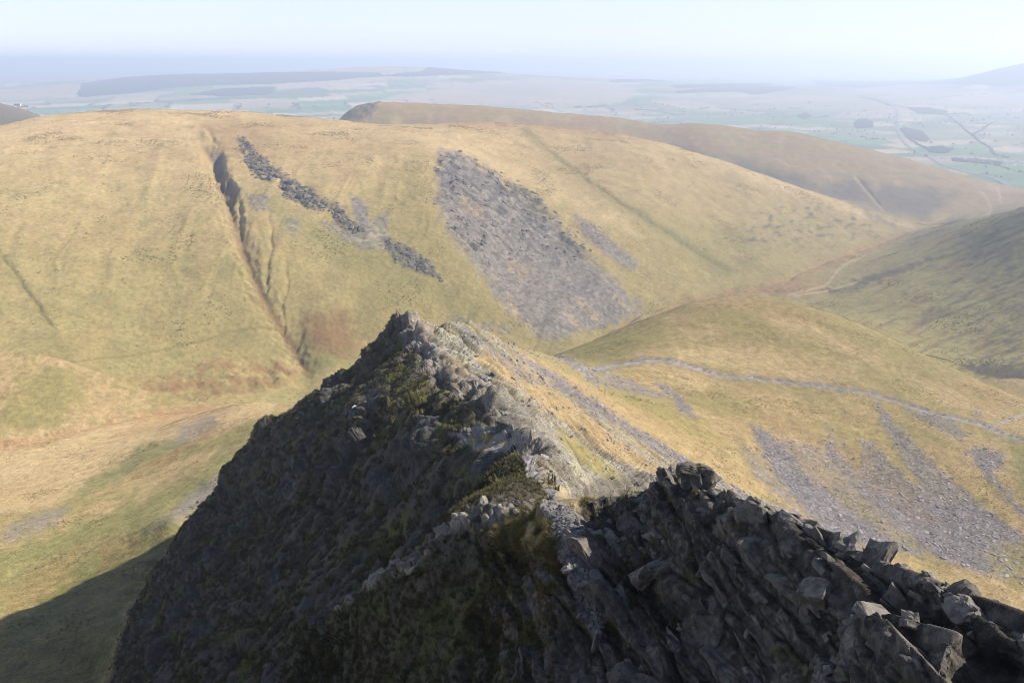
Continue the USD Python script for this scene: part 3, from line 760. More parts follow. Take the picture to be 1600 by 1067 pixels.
    # worn path and its bank
    for d, wd in ((w['pathd'], 1.7), (line_d(px, py, PATH_BRANCH, 30)[0] + 1e3 * ((Y < 330) | (Y > 560)), 1.2)):
        a = sstep(wd + 1.3, wd - .5, d + 1.1 * n2 + .9 * n1) * (.75 + .25 * sstep(-.3, .3, n3))
        col = lay(col, C['pathgrey'], a)
        stony = np.maximum(stony, a * .4)
    col = lay(col, C['scree'], .55 * sstep(1.5, 3, w['pathd']) * sstep(11, 4, w['pathd'] + 3 * n2) * sstep(-.2, .3, n2))
    col = lay(col, C['peat'], w['bank'] * .5)
    # shaded face: heather and grass tussocks, outcrops, streaks of moss
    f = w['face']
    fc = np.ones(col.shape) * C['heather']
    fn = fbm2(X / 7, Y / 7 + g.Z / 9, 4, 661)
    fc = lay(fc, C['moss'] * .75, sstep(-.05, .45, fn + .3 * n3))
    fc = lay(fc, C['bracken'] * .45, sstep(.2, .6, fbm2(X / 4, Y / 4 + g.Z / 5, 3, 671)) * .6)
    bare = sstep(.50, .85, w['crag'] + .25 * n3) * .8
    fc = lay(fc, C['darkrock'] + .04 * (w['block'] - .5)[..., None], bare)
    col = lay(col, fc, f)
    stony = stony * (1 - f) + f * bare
    d = np.minimum(line_d(px, py, [(432, 680), (437, 700), (445, 722), (456, 742), (458, 752), (452, 775), (452, 800), (458, 850)], 30)[0], line_d(px, py, [(596, 590), (575, 612), (560, 630), (545, 655), (540, 680), (530, 700)], 30)[0])
    col = lay(col, C['scree'] * .75, f * sstep(6, 1, d + 3 * n3) * .7 * (Y > 60))
    cr = w['crest'] * sstep(.2, .6, w['crest'])
    col = lay(col, C['rock'] * 1.7 * (1 + .5 * (w['block'] - .5))[..., None], cr * .85)
    stony = np.maximum(stony, cr)
    a = poly_w(g, [(700, 676), (745, 664), (800, 668), (838, 690), (806, 706), (740, 702)], 5, (42, 100), 6, 10)
    d = line_d(px, py, [(866, 775), (852, 745), (835, 715), (810, 695), (765, 688)], 20)[0] + 1e3 * (Y > 100)
    a = np.maximum(a, sstep(10, 4, d + 4 * n3) * (Y < 100))
    w['ledge'] = a
    col = lay(col, lay(np.ones(col.shape) * C['pathgrey'] * .8, C['olive'], sstep(0, .4, n3)), a)
    # near spine: bare rock with lichen, grass in hollows
    s = w['spine']
    rc = C['rock'] * (.45 + 1.1 * w['block'])[..., None]
    ln = fbm2(X / .6 + g.Z / .5, Y / .6 - g.Z / .4, 4, 681)
    rc = lay(rc, (.15, .14, .12), sstep(.2, .55, ln) * .6)
    rc = lay(rc, (.085, .064, .042), sstep(.1, .5, fbm2(X / 1.9, Y / 1.9 + g.Z / 1.3, 3, 691)) * .5)
    rc = lay(rc, C['moss'], sstep(.28, .55, fbm2(X / 2.3 + 9, Y / 2.3 + g.Z / 1.7, 3, 701)) * .65)
    rc = rc * (1 - .55 * w['crack'])[..., None]
    col = lay(col, rc, s)
    stony = stony * (1 - s) + s
    # grassy shoulder and trodden path
    gc = np.ones(col.shape) * C['tan'] * .75
    gc = lay(gc, C['moss'], sstep(-.1, .4, fbm2(X / 1.6, Y / 1.6, 3, 711)))
    gc = lay(gc, C['bracken'] * .6, sstep(.0, .45, fbm2(X / 1.1 + 5, Y / 1.1, 3, 721)) * .7)
    mossy = poly_w(g, [(680, 1160), (715, 960), (750, 880), (770, 830), (850, 800), (870, 850), (905, 960), (915, 1160)], 10, (9, 40), 20, 18)
    col = lay(col, C['moss'] * .8, mossy * sstep(-.1, .35, fbm2(X / 1.3, Y / 1.3 + g.Z / 1.1, 4, 741)) * .5)
    col = lay(col, C['bracken'] * .5, mossy * sstep(.1, .5, fbm2(X / .8 + 3, Y / .8 + g.Z / .9, 3, 742)) * .6)
    col = lay(col, gc, w['grassy'])
    stony *= 1 - w['grassy']
    pc = C['pathgrey'] * (.9 + .25 * n3)[..., None]
    col = lay(col, pc, w['pathw'])
    stony = np.maximum(stony, w['pathw'] * .7)
    # lit rib that drops left of the path
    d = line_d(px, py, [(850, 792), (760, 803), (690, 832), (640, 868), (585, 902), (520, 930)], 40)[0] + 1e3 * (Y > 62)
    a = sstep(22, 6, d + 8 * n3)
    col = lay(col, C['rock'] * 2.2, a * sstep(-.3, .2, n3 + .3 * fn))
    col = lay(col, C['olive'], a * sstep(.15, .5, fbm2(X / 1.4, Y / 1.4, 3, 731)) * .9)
    return np.clip(col, .01, .8), np.clip(stony, 0, 1)


def paint_far(g):
    X, Y, px, py, w = g.X, g.Y, g.px0, g.py0, g.W
    n1 = fbm2(X / 170, Y / 170, 4, 801)
    n2 = fbm2(X / 36, Y / 36, 4, 811)
    n3 = fbm2(X / 9, Y / 9, 3, 821)
    st = fbm2(px / 26 + .2 * py / 26, py / 120, 4, 831)
    col = np.ones(X.shape + (3,)) * C['tan']
    stony = np.zeros(X.shape)
    hill = (Y < 4000)

    def patch(poly, c, amt=1.0, feather=8, warp=10, wl=16, ylim=(700, 2150), seed=5, noise=None, s=0.0):
        nonlocal col, stony
        a = poly_w(g, poly, feather, ylim, warp, wl, seed) * amt
        if noise is not None:
            a = a * noise
        col = lay(col, c, a)
        stony = stony * (1 - a) + s * a
        return a

    # the fell: straw on top, olive lower down, drawn out down the slope
    fell = hill & (Y < 2200)
    col = lay(col, C['straw'], fell * sstep(-.15, .45, n1 + .5 * n2 + .2) * .55)
    col = lay(col, C['olive'], fell * sstep(190, 430, py + 90 * n1 + 60 * st) * .66)
    col = lay(col, C['bracken'] * 1.15, fell * sstep(.15, .5, n2 + .4 * n1) * sstep(330, 230, py) * .40)
    col = lay(col, C['green'], fell * sstep(.1, .5, n2 * .5 + st * .6 + .35 * sstep(330, 520, py) + .1 * n3) * .36)
    sp = fbm2(px / 7, py / 4.5, 4, 835)
    col = lay(col, C['olive'] * .72, fell * sstep(.15, .6, .6 * sp + .8 * n2) * .26)
    col = lay(col, C['straw'] * 1.05, fell * sstep(.15, .6, -.5 * sp + .8 * st - .3 * n2) * .28)
    col = lay(col, C['heather'] * 2, fell * sstep(.42, .6, fbm2(px / 4.0, py / 3.0, 3, 836) + .3 * n2) * .35)
    patch([(-60, 195), (200, 165), (420, 165), (620, 185), (700, 205), (800, 235), (700, 235), (500, 200), (300, 190), (100, 210), (-60, 240)], C['straw'], .55, 12, 18, 30, seed=841, noise=sstep(-.4, .3, n2))
    patch([(680, 195), (760, 182), (860, 186), (960, 200), (1010, 215), (930, 212), (800, 200)], C['rust'], .50, 6, 8, 30, seed=842)
    patch([(640, 215), (760, 235), (850, 275), (960, 330), (1000, 370), (930, 340), (830, 290), (740, 250)], C['straw'], .7, 16, 18, 22, seed=843)
    patch([(1000, 212), (1120, 248), (1240, 285), (1350, 330), (1430, 358), (1330, 335), (1200, 290), (1080, 250)], C['straw'], .7, 7, 8, 22, seed=844)
    patch([(560, 470), (520, 360), (560, 330), (660, 240), (690, 330), (750, 430), (800, 500), (700, 520)], C['olive'], .6, 26, 26, 30, seed=845)
    patch([(380, 300), (430, 310), (480, 345), (560, 380), (640, 420), (700, 470), (600, 430), (480, 390)], C['green'], .5, 16, 22, 22, seed=846)
    patch([(300, 190), (370, 185), (420, 205), (420, 240), (380, 250), (330, 220)], C['bracken'], .35, 16, 18, 18, seed=847)
    patch([(1000, 330), (1100, 350), (1200, 370), (1250, 410), (1150, 440), (1050, 420)], C['olive'], .6, 26, 26, 26, seed=848)
    patch([(1150, 352), (1205, 322), (1290, 322), (1370, 345), (1335, 368), (1255, 378), (1200, 388), (1165, 378)], C['heather'] * 1.5, .9, 10, 22, 14, seed=849, noise=sstep(.05, .35, fbm2(px / 13, py / 7, 4, 850)))
    patch([(1340, 318), (1385, 345), (1410, 358), (1360, 345)], C['heather'] * 1.5, .6, 5, 8, 10, seed=851)
    # scree, ledges and crags of the fell
    a = w['scree']
    fan = fbm2(*((px - .45 * (py - 230)) / 13, py / 90), 4, 861)
    fan2 = fbm2((px - .45 * (py - 230)) / 5.5, py / 70, 3, 862)
    a = a * sstep(-.55, .0, fan + .45 * fan2 + .50 * sstep(300, 430, py) + .2 * n3 + .22)
    mixc = C['scree'] + (C['screelight'] - C['scree']) * (.45 * sstep(.2, .8, n3))[..., None]
    col = lay(col, mixc, a * .85)
    stony = np.maximum(stony, a)
    for i, p in enumerate(([(786, 448), (798, 466), (818, 500), (808, 504), (796, 484)], [(882, 484), (908, 506), (900, 510), (878, 490)], [(905, 465), (940, 498), (933, 503), (902, 474)], [(770, 425), (776, 440), (770, 440)], [(960, 462), (985, 482), (980, 486), (955, 468)], [(720, 300), (760, 330), (750, 345), (715, 320)], [(800, 400), (830, 420), (820, 445), (790, 420)])):
        col = lay(col, C['tan'], poly_w(g, p, 4, (700, 2150), 7, 8, 865 + i) * (.5 if i < 5 else .3))
    for i, p in enumerate(([(895, 332), (925, 350), (965, 385), (1000, 416), (985, 422), (945, 398), (915, 372)], [(547, 304), (575, 320), (577, 366), (562, 364), (553, 335)], [(385, 305), (425, 302), (415, 330), (395, 330)], [(448, 340), (468, 342), (462, 366), (446, 362)],
                           [(500, 345), (525, 350), (560, 372), (540, 380)], [(600, 330), (607, 330), (608, 390), (560, 390), (545, 372)], [(755, 502), (772, 504), (768, 520), (758, 518)], [(776, 506), (800, 512), (792, 524), (780, 520)], [(690, 490), (735, 500), (770, 520), (740, 520)], [(835, 520), (880, 520), (905, 518), (870, 530), (840, 528)])):
        b = poly_w(g, p, 4, (700, 2150), 5, 9, 871 + i)
        col = lay(col, mixc, b * (.85 if i < 2 else .6) * sstep(-.5, 0, n3 + .2))
        stony = np.maximum(stony, b)
    led = w['ledge'] * sstep(-.5, .2, n1 + .6 * n2) * sstep(-.12, .14, fbm2(*along(px, py, math.radians(28), 20, 4.0), 4, 891) - .25 * sstep(300, 400, py))
    col = lay(col, C['darkrock'] * 1.25, led * .8)
    crg = w['crag'] * sstep(-.35, .05, fbm2(*along(px, py, math.radians(28), 14, 4.0), 4, 892))
    col = lay(col, C['darkrock'], crg * .9)
    stony = np.maximum(stony, np.maximum(led, crg))
    patch([(860, 380), (885, 370), (905, 385), (918, 402), (900, 405), (875, 398)], C['heather'] * 1.4, .8, 6, 12, 7, seed=893, noise=sstep(-.2, .2, n3))
    for i, b in enumerate(BOWLS):
        patch(b, C['scree'] * .8, .8, 4, 5, 7, seed=895 + i, s=.8)
    d = line_d(px, py, FELLGULLY, 40)[0] + 1e3 * ((Y < 740) | (Y > 2150))
    col = lay(col, C['bracken'] * .7, sstep(11, 2, d + 6 * n3) * sstep(190, 330, py) * .55)
    d = line_d(px, py, FELLGULLY2, 40)[0] + 1e3 * ((Y < 740) | (Y > 2150))
    col = lay(col, C['green'] * .8, sstep(11, 1, d + 6 * n3) * .55)
    d = line_d(px, py, FELLTRACK, 40)[0] + 1e3 * ((Y < 700) | (Y > 2150))
    col = lay(col, C['olive'] * .75, sstep(12, 2, d + 5 * n3) * .6)
    for l in ([(200, 556), (260, 545), (320, 533), (380, 518), (432, 508)], [(0, 585), (60, 572), (140, 562), (200, 556)]):
        d = line_d(px, py, l, 20)[0] + 1e3 * ((Y < 700) | (Y > 2150))
        col = lay(col, C['olive'] * .7, sstep(2.5, .8, d) * .55)
    # foot of the fell
    f = w['foot']
    col = lay(col, C['bracken'], f * sstep(-.35, .35, fbm2(px / 30, py / 18, 4, 901) + .25 * n3) * .85)
    col = lay(col, C['heather'] * 1.3, f * sstep(.25, .6, fbm2(px / 12, py / 9, 3, 902)) * .5)
    for i, p in enumerate(([(470, 500), (520, 485), (545, 490), (560, 545), (520, 560), (490, 540)],)):
        patch(p, C['bracken'] * .85, .8, 16, 18, 12, seed=911 + i)
    patch([(475, 562), (520, 550), (530, 570), (500, 580)], C['green'], .7, 8, 8, 12, seed=915)
    patch([(880, 552), (930, 528), (1000, 497), (1060, 472), (1130, 455), (1220, 440), (1300, 402), (1420, 358), (1432, 362), (1320, 410), (1240, 445), (1130, 470), (1010, 505), (930, 545)], C['rust'], .55, 6, 9, 14, ylim=(860, 2100), seed=916)
    patch([(1190, 448), (1230, 440), (1300, 452), (1240, 462), (1190, 458)], C['rust'], .55, 6, 8, 14, seed=917)
    # fell on the right
    right = fell * sstep(1180, 1290, px + (py - 440) * .35) * (px - 1432 > (361 - py) * 1.15 * (py > 361) - 1e9 * (py <= 361) * 0) * ((py > 440) | (px > 1432 - (py - 361) * 2.3))
    dg = fbm2(*along(px, py, math.radians(-22), 70, 7), 4, 921)
    rc = np.ones(col.shape) * (C['olive'] * .95 + C['green'] * .20)
    rc = lay(rc, C['bracken'] * .85, sstep(.05, .45, dg + .3 * n2) * .7)
    rc = lay(rc, C['heather'] * 1.3, sstep(.15, .5, fbm2(*along(px, py, math.radians(-22), 40, 6), 4, 922) + .35 * sstep(1330, 1600, px) - .12) * .7)
    rc = lay(rc, C['tan'], sstep(.2, .5, fbm2(*along(px, py, math.radians(-25), 50, 9), 3, 923) + .5 * sstep(1380, 1250, px)) * .5)
    col = lay(col, rc, right)
    w['right'] = right
    patch([(1330, 438), (1390, 422), (1452, 402), (1455, 406), (1400, 432), (1340, 448)], C['heather'], .75, 4, 7, 10, seed=924)
    patch([(1290, 455), (1330, 446), (1345, 450), (1300, 458)], C['heather'], .6, 4, 6, 9, seed=925)
    patch([(1490, 570), (1540, 568), (1620, 575), (1620, 605), (1560, 596)], C['heather'] * .8, .85, 5, 8, 9, seed=926)
    patch([(1430, 495), (1470, 480), (1480, 490), (1440, 505)], C['heather'], .6, 6, 9, 9, seed=927)
    for l, wd in (([(1232, 462), (1260, 455), (1290, 446), (1302, 432), (1310, 422), (1322, 414), (1350, 402)], 1.7), ([(1240, 464), (1290, 455), (1340, 440)], 1.2)):
        d = line_d(px, py, l, 20)[0] + 1e3 * ((Y < 800) | (Y > 2150))
        col = lay(col, C['straw'], sstep(wd + .8, wd - .6, d) * .7)
    # long fell behind
    back = hill & (Y >= 2150)
    bc = np.ones(col.shape) * (C['tan'] * .62 + C['bracken'] * .3)
    bc = lay(bc, C['olive'], sstep(-.1, .45, n1) * .5)
    bc = lay(bc, C['heather'] * 2, sstep(.1, .5, fbm2(X / 210, Y / 90, 4, 931)) * .55)
    bc = lay(bc, C['straw'], sstep(.15, .5, fbm2(X / 60, Y / 200, 3, 932)) * .35)
    col = lay(col, bc, back)
    patch([(1060, 270), (1100, 240), (1200, 262), (1300, 285), (1420, 290), (1500, 305), (1440, 345), (1380, 340), (1250, 300)], C['heather'] * 1.5, .8, 16, 18, 30, ylim=(2000, 3100), seed=933)
    col = lay(col, C['heather'] * 1.6, back * (px < 120) * .9)
    for l in ([(1335, 275), (1345, 285), (1358, 300), (1370, 315), (1380, 330)], [(1532, 300), (1545, 315), (1548, 328), (1543, 340)], [(1558, 293), (1562, 305), (1564, 318)]):
        d = line_d(px, py, l, 20)[0] + 1e3 * ((Y < 2000) | (Y > 3400))
        col = lay(col, C['straw'], sstep(2.0, .6, d) * .65)
    col = lay(col, C['darkrock'], w['endcrag'] * sstep(-.3, .2, n3) * .9)
    # plain: a patchwork of fields and moor
    pl = Y >= 3600
    U, V = along(X + 160 * noise2(X / 1100, Y / 1100, 941), Y + 160 * noise2(X / 1100, Y / 1100, 942), .35, 1, 1)
    sx = np.clip(240 * (Y / 6000) ** .5, 150, 420)
    q = np.round(np.log2(sx / 200)).astype(int)
    size = 200 * 2.0 ** q
    ja = np.floor(V / size)
    ia = np.floor(U / size * .62 + rnd(ja, ja * 0 + q, 951) * 3)
    h1, h2 = rnd(ia, ja, 952), rnd(ia, ja, 953)
    pc = np.ones(col.shape) * C['field']
    pc = lay(pc, C['fieldpale'], (h1 > .58) * .9)
    pc = lay(pc, C['moor'], (h1 > .84) * .8)
    pc = pc * (.68 + .55 * h2)[..., None]
    fu = np.abs((U / size * .62 + rnd(ja, ja * 0 + q, 951) * 3) % 1 - .5)
    fv = np.abs((V / size) % 1 - .5)
    hedge = np.maximum(sstep(.45, .49, fu), sstep(.45, .49, fv)) * (rnd(ia, ja, 954) > .3)
    pc = lay(pc, (.05, .055, .035), hedge * .75)
    w['hedge'] = hedge * pl
    m = fbm2(X / 2600, Y / 2600, 4, 961)
    pc = lay(pc, C['moor'], sstep(.15, .5, m) * .4)
    for p, c, amt in (([(560, 165), (620, 150), (760, 128), (850, 122), (960, 130), (1000, 145), (970, 162), (860, 170), (700, 162)], C['moor'] * 1.12, .85),
                      ([(740, 140), (800, 133), (880, 137), (860, 150), (780, 150)], C['heather'] * 3, .45),
                      ([(-40, 148), (60, 136), (136, 131), (130, 145), (60, 152), (-40, 158)], C['moor'], .9),
                      ([(382, 138), (450, 130), (600, 120), (650, 121), (560, 130), (440, 140)], C['moor'] * 1.15, .9),
                      ([(300, 112), (380, 113), (470, 108), (560, 100), (640, 99), (680, 112), (590, 114), (420, 118), (320, 121)], C['moor'], .7),
                      ([(1000, 160), (1130, 140), (1240, 148), (1400, 136), (1550, 140), (1640, 148), (1640, 172), (1400, 165), (1250, 172), (1100, 170)], C['moor'] * 1.05, .6),
                      ([(1000, 175), (1040, 168), (1190, 178), (1190, 196), (1100, 192)], C['field'], .7),
                      ([(1460, 175), (1640, 170), (1640, 195), (1500, 190)], C['heather'] * 3, .35)):
        pc = lay(pc, c, poly_w(g, p, 3, (3600, 80000), 3, 16, 971) * amt)
    col = lay(col, pc, pl)
    return np.clip(col, .01, .8), np.clip(stony, 0, 1)


near_col, near_stone = paint_near(near)
far_col, far_stone = paint_far(far)
far_hedge = far.W['hedge']


def ground_material(name, scales, rel, tone=.26):
    """grass and stone: the cover comes with the mesh, the grain is procedural. scales: sizes of the grain in metres."""
    a, b, c = scales
    return usdkit.material(stage, '/World/Looks/' + name, {
        'g': ('geometry', {}),
        'alb': ('attribute', {'attribute': 'albedo'}), 'st': ('attribute', {'attribute': 'stoniness'}),
        'n1': ('noise_texture', {'scale': 1 / a, 'detail': 4.0, 'roughness': .62}),
        'n2': ('noise_texture', {'scale': 1 / b, 'detail': 5.0, 'roughness': .6}),
        'v': ('voronoi_texture', {'scale': 1 / c}),
        't1': ('map_range', {'from_min': .3, 'from_max': .7, 'to_min': 1 - tone, 'to_max': 1 + tone}),
        't2': ('map_range', {'from_min': .38, 'from_max': .62, 'clamp': True, 'to_min': 1 - tone, 'to_max': 1 + tone}),
        'tv': ('map_range', {'from_min': 0.0, 'from_max': 1.0, 'to_min': .62, 'to_max': 1.38}),
        'tvs': ('mix_float', {'a': 1.0}),
        'm1': ('math', {'math_type': 'multiply'}), 'm2': ('math', {'math_type': 'multiply'}),
        'col': ('mix', {'mix_type': 'multiply', 'fac': 1.0}), 'comb': ('combine_xyz', {}),
        'bsep': ('rgb_to_bw', {}),
        'h': ('math', {'math_type': 'add'}), 'hv': ('math', {'math_type': 'multiply', 'value2': .35}),
        'hs': ('math', {'math_type': 'multiply'}),
        'bump': ('bump', {'strength': .85, 'distance': rel}),
        'p': ('principled_bsdf', {'roughness': .95, 'specular_ior_level': .12, 'diffuse_roughness': .6})},
        [('g.position', 'n1.vector'), ('g.position', 'n2.vector'), ('g.position', 'v.vector'),
         ('n1.fac', 't1.value'), ('n2.fac', 't2.value'), ('t1.result', 'm1.value1'), ('t2.result', 'm1.value2'),
         ('v.color', 'bsep.color'), ('bsep.val', 'tv.value'), ('tv.result', 'tvs.b'), ('st.fac', 'tvs.fac'),
         ('m1.value', 'm2.value1'), ('tvs.result', 'm2.value2'),
         ('m2.value', 'comb.x'), ('m2.value', 'comb.y'), ('m2.value', 'comb.z'),
         ('alb.color', 'col.color1'), ('comb.vector', 'col.color2'), ('col.color', 'p.base_color'),
         ('bsep.val', 'hs.value1'), ('st.fac', 'hs.value2'), ('hs.value', 'hv.value1'),
         ('n2.fac', 'h.value1'), ('hv.value', 'h.value2'), ('h.value', 'bump.height'), ('bump.normal', 'p.normal')],
        surface='p.BSDF')


M_RIDGE = ground_material('ridge_cover', (1.6, .22, .16), .10)
M_SLOPE = ground_material('slope_cover', (5.0, .9, 1.1), .45)
M_FELL = ground_material('fell_cover', (30.0, 5.0, 4.5), 1.2, .13)
M_PLAIN = ground_material('plain_cover', (160.0, 30.0, 60.0), 2.0, .12)

# ------------------------------------------------------------------ the setting's meshes, cut from the two sheets


def mesh_prim(path, v, f, mat, colors=None, extra=None, normals=None):
    m = usdkit.mesh(stage, path, (v, f), mat, smooth=False)
    api = UsdGeom.PrimvarsAPI(m)
    if normals is not None:
        m.CreateNormalsAttr(Vt.Vec3fArray.FromNumpy(normals.astype(np.float32)))
        m.SetNormalsInterpolation('vertex')
    if colors is not None:
        api.CreatePrimvar('albedo', T.Color3fArray, 'vertex').Set(Vt.Vec3fArray.FromNumpy(colors.astype(np.float32)))
    if extra is not None:
        api.CreatePrimvar('stoniness', T.FloatArray, 'vertex').Set(Vt.FloatArray.FromNumpy(extra.astype(np.float32)))
    return m


def cut(g, region, names, col, stone):
    h, w = g.X.shape
    P = np.stack([g.X, g.Y, g.Z], -1)
    N = g.normals().reshape(-1, 3)
    i = np.arange(h * w).reshape(h, w)
    a, b, c, d = i[:-1, :-1], i[:-1, 1:], i[1:, 1:], i[1:, :-1]
    reg = region[:-1, :-1]
    for k, (path, mat) in names.items():
        s = reg == k
        if not s.any():
            continue
        f = np.concatenate([np.stack([a[s], b[s], c[s]], -1), np.stack([a[s], c[s], d[s]], -1)])
        used = np.unique(f)
        re = np.zeros(h * w, np.int32)
        re[used] = np.arange(len(used))
        m = mesh_prim(path, P.reshape(-1, 3)[used], re[f], mat, col.reshape(-1, 3)[used], stone.ravel()[used], None if path.endswith('bedrock') else N[used])
        tag(m, kind='structure' if path.count('/') == 2 else None)


w = near.W
reg = np.full(near.X.shape, 3)
reg[(near.U < -0.06) & (near.px0 < 760)] = 2
ridge = (w['face'] > .5) | (w['flank'] > .5) | (w['spine'] > .5) | (near.Y < 48)
reg[ridge] = 1
reg[(w['flank'] > .3) & (w['face'] < .5) & (w['spine'] < .5) & (near.Y > 36)] = 4
reg[(w['screes'] > .55) & (reg == 3)] = 5
reg[(w['pathd'] < 1.9) & (np.exp(near.L) > 330) & (np.exp(near.L) < 560)] = 6
RIDGE = tag(UsdGeom.Xform.Define(stage, '/World/rocky_ridge'), kind='structure')
cut(near, reg, {1: ('/World/rocky_ridge/bedrock', M_RIDGE), 4: ('/World/rocky_ridge/slabs', M_RIDGE), 2: ('/World/lower_slope', M_SLOPE), 3: ('/World/grassy_knoll', M_SLOPE), 5: ('/World/scree', M_SLOPE), 6: ('/World/footpath', M_SLOPE)}, near_col, near_stone)
reg = np.full(far.X.shape, 1)
reg[far.W['right'] > .5] = 2
reg[(far.W['scree'] > .6) & (far.Y < 2200)] = 5
reg[far.Y > 2250] = 3
reg[far.Y > 3800] = 4
cut(far, reg, {1: ('/World/fell', M_FELL), 2: ('/World/right_fell', M_FELL), 3: ('/World/long_fell', M_FELL), 4: ('/World/plain', M_PLAIN), 5: ('/World/scree_001', M_FELL)}, far_col, far_stone)

# ------------------------------------------------------------------ haze
HAZE = usdkit.material(stage, '/World/Looks/haze_air', {'v': ('principled_volume', {'color': (.69, .77, .92), 'density': 1.15e-4, 'anisotropy': .22})}, [], volume='v.volume')
bx = trimesh.creation.box([220000, 78500, 731.0])
bx.apply_translation([0, 37000, 880 - 365.5])
hz = usdkit.mesh(stage, '/World/haze', bx, HAZE)
tag(hz, kind='stuff')

# ------------------------------------------------------------------ helpers for things
from scipy.spatial import cKDTree
import manifold3d as m3

LOOKS = {}


def plain(name, color, rough=.8, spec=.2, noise=None, amount=.25, bump=0.0):
    """a plain material with a little procedural mottling; noise = size of the mottling in metres"""
    if name in LOOKS:
        return LOOKS[name]
    nodes = {'p': ('principled_bsdf', {'base_color': tuple(color), 'roughness': rough, 'specular_ior_level': spec})}
    links = []
    if noise:
        nodes.update({'g': ('texture_coordinate', {}), 'n': ('noise_texture', {'scale': 1 / noise, 'detail': 5.0, 'roughness': .65}), 'o': ('object_info', {}),
                      'r': ('rgb_ramp', {'ramp': [(.25, tuple(np.array(color) * (1 - amount))), (.5, tuple(color)), (.75, tuple(np.minimum(np.array(color) * (1 + amount), .9)))]}),
                      'v': ('map_range', {'from_min': 0.0, 'from_max': 1.0, 'to_min': .62, 'to_max': 1.38}), 'c': ('combine_xyz', {}),
                      'x': ('mix', {'mix_type': 'multiply', 'fac': 1.0})})
        links = [('g.object', 'n.vector'), ('n.fac', 'r.fac'), ('o.random', 'v.value'), ('v.result', 'c.x'), ('v.result', 'c.y'), ('v.result', 'c.z'), ('r.color', 'x.color1'), ('c.vector', 'x.color2'), ('x.color', 'p.base_color')]
        if bump:
            nodes['b'] = ('bump', {'strength': .9, 'distance': bump})
            links += [('n.fac', 'b.height'), ('b.normal', 'p.normal')]
    LOOKS[name] = usdkit.material(stage, '/World/Looks/' + name, nodes, links, surface='p.BSDF')
    return LOOKS[name]


def foliage(name, color, color2):
    LOOKS[name] = usdkit.material(stage, '/World/Looks/' + name, {
        'o': ('object_info', {}), 'g': ('geometry', {}), 'n': ('noise_texture', {'scale': .35, 'detail': 3.0}),
        'a': ('math', {'math_type': 'add'}), 'h': ('math', {'math_type': 'multiply', 'value2': .5}),
        'r': ('rgb_ramp', {'ramp': [(.25, tuple(color)), (.75, tuple(color2))]}),
        'd': ('principled_bsdf', {'roughness': .9, 'specular_ior_level': .1}), 't': ('translucent_bsdf', {}), 'm': ('mix_closure', {'fac': .25})},
        [('g.position', 'n.vector'), ('o.random', 'a.value1'), ('n.fac', 'a.value2'), ('a.value', 'h.value1'), ('h.value', 'r.fac'), ('r.color', 'd.base_color'), ('r.color', 't.color'), ('d.BSDF', 'm.closure1'), ('t.BSDF', 'm.closure2')],
        surface='m.closure')
    return LOOKS[name]


used = {}


def numbered(path):
    n = used.get(path, -1) + 1
    used[path] = n
    return path if n == 0 else f'{path}_{n:03d}'


def part(parent, name, mesh, mat, smooth=False):
    p = numbered((str(parent.GetPath()) if not isinstance(parent, str) else parent) + '/' + name)
    return usdkit.mesh(stage, p, mesh, mat, smooth=smooth).GetPrim()


def thing(name, label, category, loc=(0, 0, 0), rotz=0.0, group=None):
    x = UsdGeom.Xform.Define(stage, numbered('/World/' + name))
    x.AddTranslateOp().Set(Gf.Vec3d(*map(float, loc)))
    if rotz:
        x.AddRotateZOp().Set(float(rotz))
    return tag(x, label, category, group)


def copy_of(src, name, loc, rotz, label, category, group, scale=1.0):
    x = UsdGeom.Xform.Define(stage, numbered('/World/' + name))
    x.AddTranslateOp().Set(Gf.Vec3d(*map(float, loc)))
    x.AddRotateZOp().Set(float(rotz))
    if scale != 1.0:
        x.AddScaleOp().Set(Gf.Vec3f(scale, scale, scale))
    p = x.GetPrim()
    p.GetReferences().AddInternalReference(src.GetPath())
    p.SetInstanceable(True)
    return tag(p, label, category, group)


def proto_class(name):
    """a class prim that copies refer to"""
    return stage.CreateClassPrim('/World/' + name)


rng = np.random.default_rng(11)
TREES = {}


def height_at(x, y):
    x, y = np.atleast_1d(np.asarray(x, float)), np.atleast_1d(np.asarray(y, float))
    out = np.zeros(len(x))
    for key, g, sel in (('n', near, y < 700), ('f', far, y >= 700)):
        if not sel.any():
            continue
        if key not in TREES:
            TREES[key] = cKDTree(np.stack([g.X.ravel() / np.maximum(g.Y.ravel(), 1) * 3, np.log(np.maximum(g.Y.ravel(), 1))], 1))
        d, i = TREES[key].query(np.stack([x[sel] / y[sel] * 3, np.log(y[sel])], 1), k=3)
        w = 1 / (d + 1e-7)
        out[sel] = (g.Z.ravel()[i] * w).sum(1) / w.sum(1)
    return out


def rock_mesh(size, seed, n=18, round_=0.0):
    """an angular block: the hull of points pushed towards the faces of a box, its faces roughened"""
    r = np.random.default_rng(seed)
    p = r.uniform(-1, 1, (n, 3))
    p /= np.maximum(np.abs(p).max(1, keepdims=True), 1e-6) ** (1 - round_)
    if round_:
        p /= np.linalg.norm(p, axis=1, keepdims=True) ** round_
    p *= r.uniform(.72, 1.0, (n, 1))
    h = trimesh.convex.convex_hull(p * np.asarray(size) / 2)
    return h


def frame_of(n, spin):
    """columns: an orthonormal frame whose z is n"""
    n = n / np.linalg.norm(n)
    a = np.cross(n, [math.cos(spin), math.sin(spin), 0.13])
    a /= np.linalg.norm(a)
    return np.stack([a, np.cross(n, a), n], 1)


